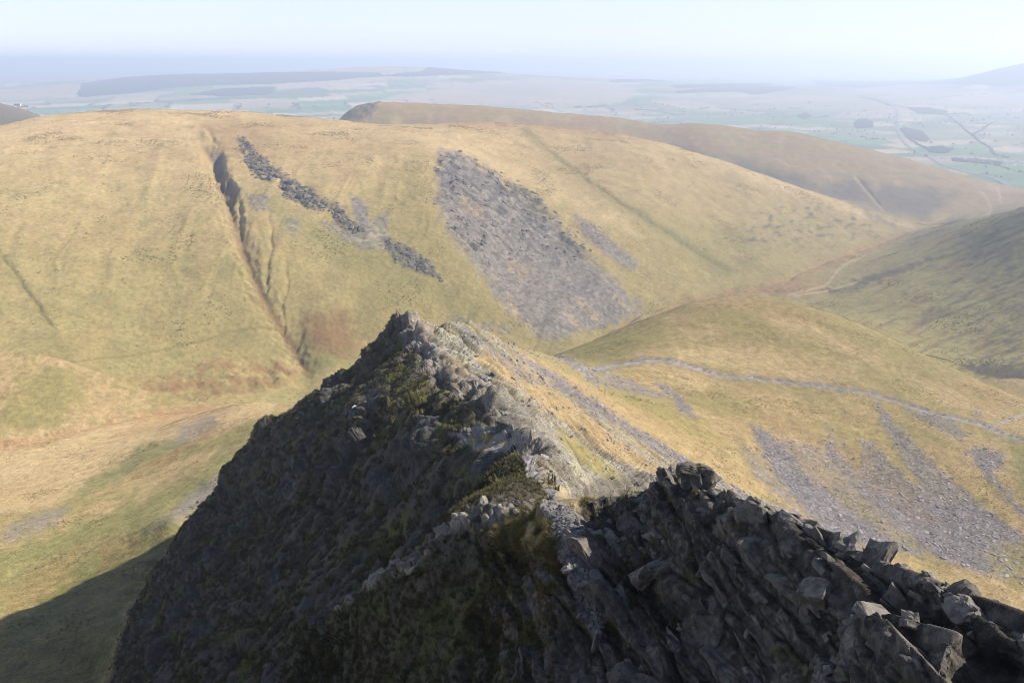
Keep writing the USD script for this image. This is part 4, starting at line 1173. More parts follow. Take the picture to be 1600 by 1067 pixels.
def instancer(path, protos, pos, rot, scale, kind='stuff', ids=None):
    """protos: prims; rot: (n, 4) quaternions wxyz"""
    pi = UsdGeom.PointInstancer.Define(stage, path)
    pi.CreatePrototypesRel().SetTargets([p.GetPath() for p in protos])
    n = len(pos)
    pi.CreateProtoIndicesAttr(Vt.IntArray.FromNumpy((np.arange(n) % len(protos) if ids is None else ids).astype(np.int32)))
    pi.CreatePositionsAttr(Vt.Vec3fArray.FromNumpy(np.asarray(pos, np.float32)))
    pi.CreateScalesAttr(Vt.Vec3fArray.FromNumpy(np.asarray(scale, np.float32)))
    q = np.asarray(rot, float)
    pi.CreateOrientationsAttr(Vt.QuathArray([Gf.Quath(float(a), float(b), float(c), float(d)) for a, b, c, d in q]))
    tag(pi, kind=kind)
    return pi


def quats(normals, spin, upright=0.5):
    """turn +z towards a blend of the normal and straight up, after a spin about z"""
    n = normals * (1 - upright) + np.array([0, 0, 1.0]) * upright
    n /= np.linalg.norm(n, axis=1, keepdims=True)
    ax = np.stack([-n[:, 1], n[:, 0], 0 * n[:, 0]], 1)
    w = 1 + n[:, 2]
    q = np.concatenate([w[:, None], ax], 1)
    q /= np.linalg.norm(q, axis=1, keepdims=True)
    c, s = np.cos(spin / 2), np.sin(spin / 2)
    return np.stack([q[:, 0] * c - q[:, 3] * s, q[:, 1] * c + q[:, 2] * s, q[:, 2] * c - q[:, 1] * s, q[:, 3] * c + q[:, 0] * s], 1)


near_N = near.normals()


def spots(weight, n, seed, jitter=True):
    """n random points on the near sheet, spread evenly over its area times the weight"""
    r = np.random.default_rng(seed)
    P = np.stack([near.X, near.Y, near.Z], -1)
    du, dv = P[:-1, 1:] - P[:-1, :-1], P[1:, :-1] - P[:-1, :-1]
    area = np.linalg.norm(np.cross(du, dv), axis=-1) * np.clip(weight[:-1, :-1], 0, None)
    c = np.cumsum(area.ravel())
    k = np.searchsorted(c, r.uniform(0, c[-1], n))
    i, j = np.unravel_index(k, area.shape)
    a, b = r.uniform(0, 1, (n, 1)), r.uniform(0, 1, (n, 1))
    return P[i, j] + a * du[i, j] + b * dv[i, j], near_N[i, j], (i, j)


# ------------------------------------------------------------------ rocks of the ridge
M_BLOCK = plain('lichened_rock', (0.096, 0.086, 0.073), .9, .2, .22, .65, .06)
M_PALE = plain('pale_slab', (0.148, 0.137, 0.111), .9, .15, 1.1, .3, .08)
M_STONE = plain('loose_stone', (0.126, 0.118, 0.111), .9, .15, .25, .3)
ridge_path = '/World/rocky_ridge'

inframe = (near.px > -40) & (near.px < 1640) & (near.py < 1100)
# blocks standing proud of the near spine and its crest
wsp = w['spine'] * (near.Y > 11) * inframe
dcrest = line_d(near.px0, near.py0, [q[:2] for q in LINES[0]], 60)[0]
wtop = wsp * np.exp(-(dcrest / 16) ** 2) * (near.px0 > 1040)
wsp = wsp * (near.px0 > 905)


def block_mesh(size, seed, fine=False):
    """a split block of rock: a box with shifted, broken corners"""
    r = np.random.default_rng(seed)
    c = np.array([[x, y, z] for x in (-1, 1) for y in (-1, 1) for z in (-1, 1)], float)
    c = c * r.uniform(.55, 1.0, (8, 3))
    p = np.concatenate([c + r.normal(0, .22, (8, 3)) for _ in range(4)]) * np.asarray(size) / 2
    m = trimesh.convex.convex_hull(p).subdivide()
    a = float(np.mean(size))
    if fine:
        m = m.subdivide()
        v = m.vertices
        n = v / np.linalg.norm(v, axis=1, keepdims=True).clip(1e-6)
        m.vertices = v + n * (.26 * a * facets3(v, np.eye(3), (.40 * a, .34 * a, .22 * a), seed, .6, .8)[0] + .09 * a * fbm2(v[:, 0] * 6 / a + v[:, 2] * 5 / a, v[:, 1] * 6 / a - v[:, 2] * 4 / a, 3, seed))[:, None]
    else:
        m.vertices = m.vertices + r.normal(0, .02 * a, m.vertices.shape)
    return m


def set_block(q, nn, s, seed, sunk, loose, fine=False):
    r = np.random.default_rng(seed)
    m = block_mesh((s * r.uniform(1.1, 1.8), s * r.uniform(.75, 1.1), s * r.uniform(.4, .75)), seed + 1, fine)
    R = np.eye(4)
    R[:3, :3] = BED_AXES if r.uniform() > loose else frame_of(nn, r.uniform(0, 6.28))
    R[:3, :3] = R[:3, :3] @ trimesh.transformations.euler_matrix(*(r.normal(0, .13 + .25 * loose, 3)))[:3, :3]
    m.apply_transform(R)
    m.apply_translation(q - nn * s * sunk)
    return m


wall = wsp * sstep(12, 26, dcrest) * (near.Y > 12.5)
small = []
for weight, n, lo, hi, seed, mat, sunk, loose in ((wall, 150, .5, 1.3, 22, M_BLOCK, .40, .25), (wtop, 60, .3, .85, 21, M_BLOCK, .24, .45),
                                                  (w['ribline'] * (near.Y > 20) * (near.Y < 46), 24, .3, .9, 26, M_PALE, .2, .5),
                                                  (w['crest'] * (near.Y > 44) * (near.Y < 212), 32, .8, 2.2, 23, M_BLOCK, .2, .2),
                                                  (w['flank'] * (near.Y > 60) * (near.Y < 300) * (near_col[..., 0] > .18), 18, 1.2, 3.2, 24, M_PALE, .25, .2),
                                                  (w['pathw'] * (near.Y < 40), 14, .2, .5, 25, M_STONE, .1, .9)):
    P, N, ij = spots(weight, n, seed)
    for j, (q, nn) in enumerate(zip(P, N)):
        s = lo + (hi - lo) * np.random.default_rng(900 * seed + j).uniform() ** 1.8
        if seed in (21, 22):
            s *= min(1.0, max(.45, q[1] / 21))
        part(ridge_path, 'rock', set_block(q, nn, s, 1000 * seed + 2 * j, sunk, loose, True), mat)
for weight, n, lo, hi, seed in ((wall, 420, .15, .45, 27), (wtop, 110, .12, .35, 28), (w['ribline'] * (near.Y > 20) * (near.Y < 46), 90, .12, .4, 29)):
    P, N, ij = spots(weight, n, seed)
    for j, (q, nn) in enumerate(zip(P, N)):
        s = lo + (hi - lo) * np.random.default_rng(900 * seed + j).uniform() ** 1.8
        small.append(set_block(q, nn, s, 1000 * seed + 2 * j, .2, .25))
tag(part(ridge_path, 'small_rocks', trimesh.util.concatenate(small), M_BLOCK), kind='stuff')

# loose stones on the path and the screes, too many to count
stone_scope = UsdGeom.Scope.Define(stage, '/World/Looks/stone_shapes')


def stone_protos(scope, name, mat, n, flat):
    return [usdkit.mesh(stage, f'{scope}/{name}_{i + 1:03d}', rock_mesh((1.2, .9, flat), 7000 + i, 10), mat).GetPrim() for i in range(n)]


def stones(path, weight, n, lo, hi, seed, mat, power=3.0, flat=.6):
    P, N, _ = spots(weight, n, seed)
    r = np.random.default_rng(seed + 900)
    s = lo + (hi - lo) * r.uniform(0, 1, n) ** power
    pi = UsdGeom.PointInstancer.Define(stage, path)
    pr = stone_protos(path, 'stone', mat, 4, flat)
    instancer(path, pr, P, quats(N, r.uniform(0, 6.28, n), .3), np.stack([s, s, s], 1) * r.uniform(.7, 1.3, (n, 3)))


M_SCREE = plain('scree_stone', (0.200, 0.181, 0.185), .9, .12, .5, .35)
stones(ridge_path + '/loose_stones', w['pathw'] * (near.Y < 45) * sstep(.35, .6, near_N[..., 2]), 4500, .04, .28, 31, M_STONE)
stones(ridge_path + '/slab_rubble', w['flank'] * (near.Y > 45) * (near.Y < 430) * (.3 + w['screes']), 9000, .25, 1.4, 32, M_SCREE, 5.0)
stones('/World/scree/loose_stones', w['screes'] * (near.Y > 60) * (near.Y < 560) * np.clip(1 - w['flank'], 0, 1), 14000, .3, 1.9, 33, M_SCREE, 5.0)

# tussocks of heather, bilberry and grass on the shaded face; grass on the shoulder
M_HEATH = foliage('heather_leaf', (.045, .038, .024), (.095, .088, .036))
M_GRASS = foliage('grass_blade', (0.056, 0.059, 0.018), (.163, .126, .048))


def tuft(seed, blades, h, spread, width, lean):
    r = np.random.default_rng(seed)
    V, F = [], []
    for _ in range(blades):
        a, d = r.uniform(0, 6.28), spread * math.sqrt(r.uniform())
        b = np.array([d * math.cos(a), d * math.sin(a), -.06 * h])
        o = a + r.normal(0, .6)
        out = np.array([math.cos(o), math.sin(o), 0])
        hh, l = h * r.uniform(.55, 1.0), lean * r.uniform(.4, 1.2)
        side = np.array([-math.sin(o), math.cos(o), 0]) * width * r.uniform(.6, 1.2)
        mid, tip = b + np.array([0, 0, hh * .62]) + out * l * .35, b + np.array([0, 0, hh]) + out * l
        i = len(V)
        V += [b - side, b + side, mid + side * .7, mid - side * .7, tip]
        F += [[i, i + 1, i + 2], [i, i + 2, i + 3], [i + 3, i + 2, i + 4]]
    return np.array(V), np.array(F)


def tufts(path, name, weight, n, lo, hi, seed, mat, shapes, upright):
    P, N, _ = spots(weight, n, seed)
    r = np.random.default_rng(seed + 900)
    UsdGeom.PointInstancer.Define(stage, path)
    pr = [usdkit.mesh(stage, f'{path}/{name}_{i + 1:03d}', tuft(seed * 10 + i, *shapes), mat).GetPrim() for i in range(4)]
    s = r.uniform(lo, hi, n)
    instancer(path, pr, P, quats(N, r.uniform(0, 6.28, n), upright), np.stack([s, s, s], 1))


veg = (1 - w['ribline']) * (1 - w['ledge']) * w['face'] * (1 - .9 * sstep(.4, .8, w['crag'])) * (1 - w['crest'])
tufts(ridge_path + '/heather', 'clump', veg * (near.Y > 40) * (near.Y < 214) * sstep(-.5, .2, fbm2(near.X / 5, near.Y / 5 + near.Z / 6, 3, 45)), 17000, .3, .85, 41, M_HEATH, (26, .8, .65, .07, .35), .55)
tufts(ridge_path + '/heather_nearby', 'clump', (1 - w['ribline']) * (1 - w['ledge']) * w['face'] * (near.Y <= 55) * (near.Y > 9) * inframe, 7000, .12, .32, 42, M_HEATH, (34, .8, .55, .035, .4), .5)
tufts(ridge_path + '/grass', 'tussock', np.maximum(w['grassy'], 0) * (near.Y < 40) * sstep(.8, .3, near_stone), 300, .15, .42, 43, M_GRASS, (34, .8, .6, .03, .7), .35)
hollows = w['spine'] * sstep(.13, .10, near_col[..., 2] / near_col[..., 1].clip(.01) * .14) * inframe
tufts(ridge_path + '/moss_grass', 'tussock', hollows * (near.Y > 9) * sstep(1150, 950, near.px0), 3500, .08, .26, 44, M_GRASS, (26, .8, .5, .03, .5), .4)

# clumps of rush and rough grass on the open slopes, small crags on the fell


def far_spots(weight, n, seed):
    r = np.random.default_rng(seed)
    P = np.stack([far.X, far.Y, far.Z], -1)
    du, dv = P[:-1, 1:] - P[:-1, :-1], P[1:, :-1] - P[:-1, :-1]
    cr = np.cross(du, dv)
    area = np.linalg.norm(cr, axis=-1)
    nn = cr / area[..., None]
    nn[nn[..., 2] < 0] *= -1
    c = np.cumsum((area * np.clip(weight[:-1, :-1], 0, None)).ravel())
    i, j = np.unravel_index(np.searchsorted(c, r.uniform(0, c[-1], n)), area.shape)
    a, b = r.uniform(0, 1, (n, 1)), r.uniform(0, 1, (n, 1))
    return P[i, j] + a * du[i, j] + b * dv[i, j], nn[i, j], r


M_RUSH = foliage('rush_clump', (.115, .10, .042), (.19, .145, .065))
M_BENT = foliage('bent_grass', (.20, .155, .075), (.34, .255, .135))
view_f = (far.px > -60) & (far.px < 1660)
open_near = np.clip(1 - w['face'] - w['flank'] - w['spine'], 0, 1) * (near.Y > 150) * (1 - w['screes']) * (w['pathd'] > 3) * (near.px > -60) * (near.px < 1660)
tufts('/World/grassy_knoll/rush_clumps', 'clump', open_near * sstep(.05, .5, fbm2(near.X / 40, near.Y / 40, 3, 46)), 14000, .25, .6, 46, M_RUSH, (12, .9, .6, .14, .4), .8)
tufts('/World/grassy_knoll/bent_grass', 'clump', open_near, 12000, .25, .55, 47, M_BENT, (12, .9, .6, .14, .5), .8)


def far_tufts(path, weight, n, lo, hi, seed, mat, shapes):
    P, N, r = far_spots(weight, n, seed)
    UsdGeom.PointInstancer.Define(stage, path)
    pr = [usdkit.mesh(stage, f'{path}/clump_{i + 1:03d}', tuft(seed * 10 + i, *shapes), mat).GetPrim() for i in range(3)]
    s = r.uniform(lo, hi, n)
    instancer(path, pr, P, quats(N, r.uniform(0, 6.28, n), .8), np.stack([s, s, s], 1))


bare = np.maximum(np.maximum(far.W['scree'], far.W['crag']), far.W['ledge'])
far_tufts('/World/fell/rush_clumps', (far.Y < 2000) * view_f * (1 - bare) * sstep(.1, .5, fbm2(far.X / 90, far.Y / 90, 3, 48)), 18000, .5, 1.25, 48, M_RUSH, (12, 1.0, .55, .22, .4))
far_tufts('/World/fell/bent_grass', (far.Y < 2000) * view_f * (1 - bare), 14000, .5, 1.2, 49, M_BENT, (12, 1.0, .5, .22, .5))
P, N, r = far_spots((np.maximum(far.W['crag'], .45 * far.W['ledge'] * sstep(-.1, .3, far.W['ledgef']))) * (far.Y < 2100), 1300, 50)
UsdGeom.PointInstancer.Define(stage, '/World/fell/outcrops')
M_CRAG = plain('fell_crag', (.10, .094, .090), .95, .1, 1.5, .4, .3)
pr = [usdkit.mesh(stage, f'/World/fell/outcrops/rock_{i + 1:03d}', block_mesh((1.6, 1.0, .8), 8800 + i, True), M_CRAG).GetPrim() for i in range(4)]
q = r.uniform(0, 1, len(P)) ** 2.5
sz = .7 + 3.2 * q
instancer('/World/fell/outcrops', pr, P, quats(N, r.normal(.6, .35, len(P)), .2), np.stack([sz, sz, sz], 1))

# boulders that stand on the spine
for px, py, size, rot, rnd_, label in (
        (1016, 752, (1.25, 1.15, 1.30), (0.1, .1, .3), .55, 'rounded grey boulder standing upright on the crest of the near spine'),
        (1088, 752, (1.6, 1.2, 1.15), (.15, .45, -.3), .25, 'largest boulder on the near spine, leaning right with a dark crack under it'),
        (1052, 752, (1.0, 1.0, .7), (.2, .2, .9), .4, 'low lichened block wedged between the two boulders on the spine'),
        (772, 674, (2.3, 1.4, .5), (.05, .1, .2), 0.0, 'pale flat slab lying at the back of the stony ledge'),
        (733, 676, (1.7, 1.3, .9), (.1, .1, .8), .2, 'grey blocky stone at the left end of the stony ledge'),
        (790, 648, (1.5, 1.0, .6), (.1, .3, .4), .1, 'dark stone perched on the slab behind the stony ledge'),
        (1362, 852, (.75, .6, .45), (.1, .3, .5), .4, 'small dark rounded stone on the skyline of the near spine')):
    q = at(px, py)
    m = rock_mesh(size, int(px * 7 + py), 40, rnd_)
    m = m.subdivide().subdivide().subdivide()
    vn = np.array(m.vertices)
    d = fbm2(vn[:, 0] * 2.2 + vn[:, 2], vn[:, 1] * 2.2 - vn[:, 2], 5, int(px), .6) * .16 * max(size) + .22 * facets3(vn, BED_AXES.T, (.7, .5, .25), int(px), .5, .7)[0]
    m.vertices = vn * (1 + d[:, None] / np.linalg.norm(vn, axis=1, keepdims=True).clip(.2))
    m.apply_transform(trimesh.transformations.euler_matrix(*rot))
    t = thing('boulder', label, 'boulder', q + np.array([0, 0, size[2] * (.30 if py > 740 else .1)]))
    part(t, 'stone', m, M_BLOCK if py > 700 else M_PALE, 25)

# ------------------------------------------------------------------ people


def limb(points, radii, seg=10):
    """one tapering tube of hulls through joints"""
    out = []
    for (a, ra), (b, rb) in zip(list(zip(points, radii))[:-1], list(zip(points, radii))[1:]):
        s = [m3.Manifold.sphere(r, seg).translate([float(x) for x in p]) for p, r in ((a, ra), (b, rb))]
        out.append(m3.Manifold.batch_hull(s))
    return m3.Manifold.batch_boolean(out, m3.OpType.Add)


def person(name, label, loc, rotz, pose, jacket, trousers, hair, group=None, pack=None):
    """pose: joints in metres, z up, the figure faces +y"""
    J = {k: np.array(v, float) for k, v in pose.items()}
    t = thing(name, label, 'person', loc, rotz, group)
    skin = plain('skin', (.45, .28, .2), .6, .3)
    bits = [limb([J['pelvis'], J['waist'], J['chest'], J['neck']], [.15, .135, .155, .06]), limb([J['neck'], J['head'] - [0, 0, .02]], [.055, .085]),
            limb([J['head'], J['head'] + [0, .015, .06]], [.092, .085]), limb([J['head'] + [0, .085, -.01], J['head'] + [0, .112, -.02]], [.02, .014], 6)]
    coat = [limb([J['pelvis'] + [0, 0, .02], J['waist'], J['chest'], J['chest'] * .45 + J['neck'] * .55], [.185, .165, .19, .10])]
    legs = [limb([J['pelvis'], J['pelvis'] * .9 + J['waist'] * .1], [.172, .16])]
    boots = []
    for s in ('l', 'r'):
        sh, el, wr, hip, kn, an = (J[q + s] for q in ('sh', 'el', 'wr', 'hip', 'kn', 'an'))
        bits += [limb([sh, el, wr], [.055, .042, .028]), limb([hip, kn, an], [.085, .06, .04]), limb([an, an + [0, .15, -.05]], [.045, .035])]
        coat += [limb([J['chest'], sh, el, wr * .88 + el * .12], [.15, .085, .065, .05])]
        legs += [limb([hip, kn, an + [0, 0, .03]], [.115, .082, .066])]
        boots += [limb([an, an + [0, .16, -.05]], [.062, .05]), limb([an + [0, -.04, -.05], an + [0, .1, -.06]], [.05, .045])]
        d = (wr - el) / np.linalg.norm(wr - el)
        sd = np.cross(d, [0, 1, .2])
        sd /= np.linalg.norm(sd)
        palm = wr + d * .06
        bits.append(limb([wr, palm, palm + d * .03], [.028, .036, .034], 8))
        for k, ln in enumerate((.07, .08, .075, .06)):
            b = palm + d * .04 + sd * (k - 1.5) * .018
            bits.append(limb([b, b + d * ln * .55, b + d * ln + np.cross(sd, d) * .02], [.009, .0085, .007], 6))
        b = palm - sd * .03
        bits.append(limb([b, b - sd * .03 + d * .035], [.011, .009], 6))
    add = lambda q: m3.Manifold.batch_boolean(q, m3.OpType.Add)
    part(t, 'body', add(bits), skin, 40)
    part(t, 'jacket', add(coat), jacket, 40)
    part(t, 'trousers', add(legs), trousers, 40)
    part(t, 'boots', add(boots), plain('boot_leather', (.03, .025, .02), .6, .3), 40)
    part(t, 'hair', limb([J['head'] + [0, -.025, .035], J['head'] + [0, .0, .085]], [.098, .088]), hair, 40)
    if pack is not None:
        b = J['chest'] * .55 + J['waist'] * .45
        up = (J['neck'] - J['waist']) / np.linalg.norm(J['neck'] - J['waist'])
        back = np.cross(np.array([1.0, 0, 0]), up)
        back = -back if back[1] > 0 and abs(back[2]) < .7 else back
        back = back if back[2] > -.3 else -back
        c = b + back * .24
        part(t, 'rucksack', limb([c - up * .16, c + up * .16], [.13, .12]), pack, 40)
    return t


def stand(swing=0.0):
    p = dict(pelvis=(0, 0, .92), waist=(0, .01, 1.10), chest=(0, .01, 1.32), neck=(0, .0, 1.50), head=(0, .03, 1.62))
    for s, q in (('l', -1), ('r', 1)):
        p.update({'sh' + s: (q * .19, 0, 1.42), 'el' + s: (q * .25, .02 - q * swing * .12, 1.14), 'wr' + s: (q * .25, .10 - q * swing * .2, .92),
                  'hip' + s: (q * .10, 0, .90), 'kn' + s: (q * .11, .04 + q * swing * .16, .50), 'an' + s: (q * .12, q * swing * .24, .08)})
    return p


def scramble(reach):
    """bent over steep ground, both hands on the rock in front"""
    p = dict(pelvis=(0, -.05, .78), waist=(0, .10, .92), chest=(0, .30, 1.03), neck=(0, .47, 1.10), head=(0, .58, 1.13))
    for s, q in (('l', -1), ('r', 1)):
        up = reach if s == 'r' else -reach * .3
        p.update({'sh' + s: (q * .19, .40, 1.05), 'el' + s: (q * .26, .55, .88 + up * .3), 'wr' + s: (q * .22, .74, .78 + up * .5),
                  'hip' + s: (q * .10, -.05, .76), 'kn' + s: (q * .15, .20 + up * .1, .48 + .12 * (s == 'r')), 'an' + s: (q * .14, -.06 + .2 * (s == 'r'), .08 + .16 * (s == 'r'))})
    return p


M_HAIR = plain('dark_hair', (.03, .022, .016), .7, .3)
M_FAIR = plain('fair_hair', (.20, .13, .07), .7, .3)
M_WHITE = plain('white_cloth', (.78, .78, .82), .9, .1)
M_NAVY = plain('navy_cloth', (.065, .07, .16), .9, .1)
M_BLACK = plain('black_cloth', (.022, .022, .026), .9, .1)
M_GREY = plain('grey_cloth', (.40, .40, .43), .9, .1)
M_BROWN = plain('brown_cloth', (.10, .065, .05), .9, .1)
q = at(552, 642)
person('person', 'person in a white top bent over on the shaded face, hands on the rock', q - [0, 0, .05], -70, scramble(.25), M_WHITE, M_BLACK, M_HAIR)
q = at(541, 653)
person('person', 'person in a dark navy jacket scrambling below the one in white', q, -50, scramble(.4), M_NAVY, M_BLACK, M_FAIR, pack=plain('blue_pack', (.11, .12, .26), .8, .1))
q = at(795.5, 539.5)
person('person', 'person with a pale top and dark trousers standing where the ridge ends, left of two', q, 150, stand(.2), M_GREY, M_BLACK, M_FAIR)
q = at(803, 540.5)
person('person', 'person all in dark brown standing where the ridge ends, right of two', q, 200, stand(.3), M_BROWN, M_BROWN, M_HAIR)
q = at(1175.5, 591)
person('person', 'person in white walking the gravel path across the grassy knoll', q, 100, stand(.8), M_WHITE, M_WHITE, M_HAIR)

# ------------------------------------------------------------------ the plain: woods, road, farms, village
M_WOOD = plain('conifer_wood', (0.022, 0.031, 0.019), .95, .05, 40.0, .3)
M_COPSE = plain('bare_wood', (0.056, 0.046, 0.033), .95, .05, 25.0, .3)


def inside(poly, x, y):
    return poly_sd(np.asarray(x, float), np.asarray(y, float), poly) > 0


def wood(label, outline, spacing, tall, mat, category='wood'):
    """a wood as seen from afar: a close canopy of pointed crowns over the outlined patch of the plain"""
    G = []
    for a, b in zip(outline, outline[1:] + outline[:1]):
        G.append(at(*a))
    G = np.array(G)
    lo, hi = G.min(0), G.max(0)
    xs, ys = np.arange(lo[0], hi[0] + spacing, spacing), np.arange(lo[1], hi[1] + spacing, spacing)
    x, y = (q.ravel() for q in np.meshgrid(xs, ys))
    r = np.random.default_rng(len(label) * 7 + int(outline[0][0]))
    x, y = x + r.uniform(-.4, .4, x.shape) * spacing, y + r.uniform(-.4, .4, x.shape) * spacing
    k = inside(G[:, :2] / 10, x / 10, y / 10)
    x, y = x[k], y[k]
    z = height_at(x, y)
    n = len(x)
    h = tall * r.uniform(.72, 1.12, n)
    rad = spacing * r.uniform(.6, .85, n)
    a = np.arange(5) * 2 * np.pi / 5
    ring = np.stack([np.cos(a), np.sin(a)], 1)
    top = np.stack([x, y, z + h], 1)[:, None]
    up = np.concatenate([np.stack([x, y], 1)[:, None] + ring * rad[:, None, None] * .75, np.broadcast_to((z + h * .55)[:, None, None], (n, 5, 1))], 2)
    low = np.concatenate([np.stack([x, y], 1)[:, None] + ring * rad[:, None, None], np.broadcast_to((z - 4)[:, None, None], (n, 5, 1))], 2)
    V = np.concatenate([top, up, low], 1).reshape(-1, 3)
    f = []
    for i in range(5):
        j = (i + 1) % 5
        f += [[0, 1 + i, 1 + j], [1 + i, 6 + i, 6 + j], [1 + i, 6 + j, 1 + j]]
    F = (np.arange(n)[:, None, None] * 11 + np.array(f)[None]).reshape(-1, 3)
    p = usdkit.mesh(stage, numbered('/World/wood'), (V, F), mat, smooth=False)
    tag(p, label, category, kind='stuff')
    return p


wood('broad conifer plantation on the far plain, farthest left, above the pale fields', [(131, 131), (200, 121), (262, 117), (300, 116), (306, 121), (372, 122), (400, 123), (345, 132), (260, 139), (200, 146), (130, 151), (124, 148)], 46, 17, M_WOOD)
wood('long thin conifer belt right of the broad plantation, under the pale rise', [(306, 117), (400, 116), (470, 114), (520, 113), (590, 116), (603, 120), (500, 127), (420, 131), (350, 133), (330, 124)], 46, 17, M_WOOD)
wood('tongue of dark conifers between two pale strips behind the fell', [(300, 148), (345, 140), (400, 138), (430, 138), (420, 149), (360, 151)], 36, 16, M_WOOD)
wood('narrow dark belt of trees along the horizon above the middle moor', [(600, 120), (660, 113), (740, 110), (810, 112), (780, 115), (700, 117), (640, 121)], 60, 20, M_WOOD)
wood('small dark plantation in the centre of the plain, upper of two', [(1050, 134), (1110, 131), (1180, 130), (1212, 130), (1190, 135), (1060, 137)], 50, 18, M_WOOD)
wood('wedge-shaped dark plantation in the centre of the plain, lower of two', [(1055, 143), (1120, 138), (1220, 136), (1242, 138), (1200, 146), (1175, 149), (1150, 143), (1060, 146)], 44, 18, M_WOOD)
wood('faint strip of trees left of the central plantations', [(950, 127), (1010, 125), (1040, 127), (960, 130)], 55, 18, M_WOOD)
wood('long dark plantation on the right of the plain under the hazy hill', [(1270, 125), (1330, 128), (1400, 128), (1500, 122), (1620, 118), (1640, 132), (1560, 137), (1500, 132), (1420, 132), (1345, 138), (1280, 134)], 52, 18, M_WOOD)
wood('small round copse of dark trees in the fields left of the road', [(1334, 193), (1342, 188), (1355, 188), (1363, 192), (1362, 199), (1348, 201), (1337, 200)], 13, 15, M_WOOD, 'copse')
wood('belt of bare trees right of the upper road', [(1420, 168), (1450, 168), (1482, 175), (1470, 179), (1432, 176)], 22, 12, M_COPSE)
wood('dark copse beside the bend of the road', [(1446, 231), (1470, 229), (1490, 233), (1478, 240), (1455, 237)], 15, 12, M_WOOD, 'copse')
wood('thin strip of bare trees right of the road bend', [(1412, 200), (1440, 206), (1452, 218), (1440, 222), (1420, 212)], 18, 11, M_COPSE)
wood('clump of trees round the farm left of the copse', [(1246, 180), (1260, 177), (1268, 182), (1256, 186)], 13, 12, M_COPSE, 'copse')
wood('line of trees above the village roofs', [(1488, 248), (1520, 250), (1560, 252), (1570, 256), (1530, 255), (1490, 252)], 13, 10, M_COPSE)



def treeline(label, line, gap, tall, mat, spread=4.0):
    """bare or leafy trees in a row along a line of the plain, far enough to read as one band"""
    G = np.array([at(*q) for q in line])
    r = np.random.default_rng(int(line[0][0] * 3 + line[0][1]))
    pts = []
    for a, b in zip(G[:-1], G[1:]):
        n = max(2, int(np.linalg.norm(b - a) / gap))
        pts.append(a + (b - a) * r.uniform(0, 1, (n, 1)))
    q = np.concatenate(pts)
    x, y = q[:, 0] + r.normal(0, spread, len(q)), q[:, 1] + r.normal(0, spread, len(q))
    z = height_at(x, y)
    bits = []
    ball = trimesh.creation.icosphere(1)
    for i in range(len(x)):
        h = tall * r.uniform(.6, 1.15)
        v = ball.vertices * np.array([h * .42, h * .42, h * .5]) * r.uniform(.8, 1.15, (len(ball.vertices), 1)) + [x[i], y[i], z[i] + h * .5]
        bits.append(trimesh.Trimesh(v, ball.faces, process=False))
    m = trimesh.util.concatenate(bits)
    p = usdkit.mesh(stage, numbered('/World/tree_line'), m, mat, smooth=False)
    tag(p, label, 'trees', kind='stuff')


for label, line, gap, tall in (
        ('winding line of bare trees through the right-hand fields, from the farm down to the village', [(1484, 192), (1515, 194), (1550, 193), (1536, 203), (1520, 210), (1530, 222), (1548, 232), (1556, 242), (1575, 247)], 8, 10),
        ('second winding line of trees beside the first, on its left', [(1430, 172), (1462, 177), (1486, 184), (1500, 196), (1512, 207), (1525, 216)], 9, 9),
        ('row of trees between the road and the right-hand fields', [(1410, 202), (1418, 216), (1436, 228), (1452, 234), (1480, 236)], 6, 11),
        ('hedge of dark trees running level above the right-hand farms', [(1440, 176), (1480, 178), (1504, 178)], 6, 10),
        ('long hedge at the foot of the hazy hill on the right', [(1448, 155), (1490, 149), (1540, 146), (1600, 144)], 16, 10),
        ('hedge with trees right of the village, running down the slope', [(1556, 258), (1580, 266), (1600, 270)], 6, 8),
        ('line of trees between the village and the long fell', [(1486, 249), (1500, 252), (1530, 256), (1560, 258)], 5, 9),
        ('faint hedge below the farmhouse in the middle of the plain', [(980, 170), (1010, 172), (1035, 176), (1060, 181)], 9, 9),
        ('hedge left of the round copse', [(1250, 183), (1275, 184), (1296, 183)], 7, 9),
        ('row of trees along the upper road', [(1340, 152), (1368, 157), (1390, 165), (1412, 168), (1440, 172)], 9, 11),
        ('hedge on the left part of the plain, below the conifer tongue', [(200, 163), (260, 160), (330, 156), (400, 155)], 12, 10),
        ('trees round the farm on the left moor', [(560, 136), (590, 135), (630, 134)], 14, 11)):
    treeline(label, line, gap, tall, M_COPSE)


# trees scattered along the field boundaries
P, N, r = far_spots((far.Y > 3900) * (far.Y < 9500) * view_f * (far_hedge > .4) * sstep(-.3, .3, fbm2(far.X / 700, far.Y / 700, 3, 53)), 2600, 53)
hp = UsdGeom.PointInstancer.Define(stage, '/World/hedgerow_trees')
pr = []
for i in range(3):
    m = trimesh.creation.icosphere(1)
    rr = np.random.default_rng(60 + i)
    m.vertices = m.vertices * np.array([.5, .5, .55]) * rr.uniform(.75, 1.2, (len(m.vertices), 1)) + [0, 0, .5]
    pr.append(usdkit.mesh(stage, f'/World/hedgerow_trees/tree_{i + 1:03d}', m, M_COPSE).GetPrim())
sz = r.uniform(4, 11, len(P))
instancer('/World/hedgerow_trees', pr, P, quats(N, r.uniform(0, 6.28, len(P)), 1.0), np.stack([sz * 1.3, sz * 1.3, sz], 1))
tag(hp, 'small trees dotted along the field boundaries of the far plain', 'trees', kind='stuff')

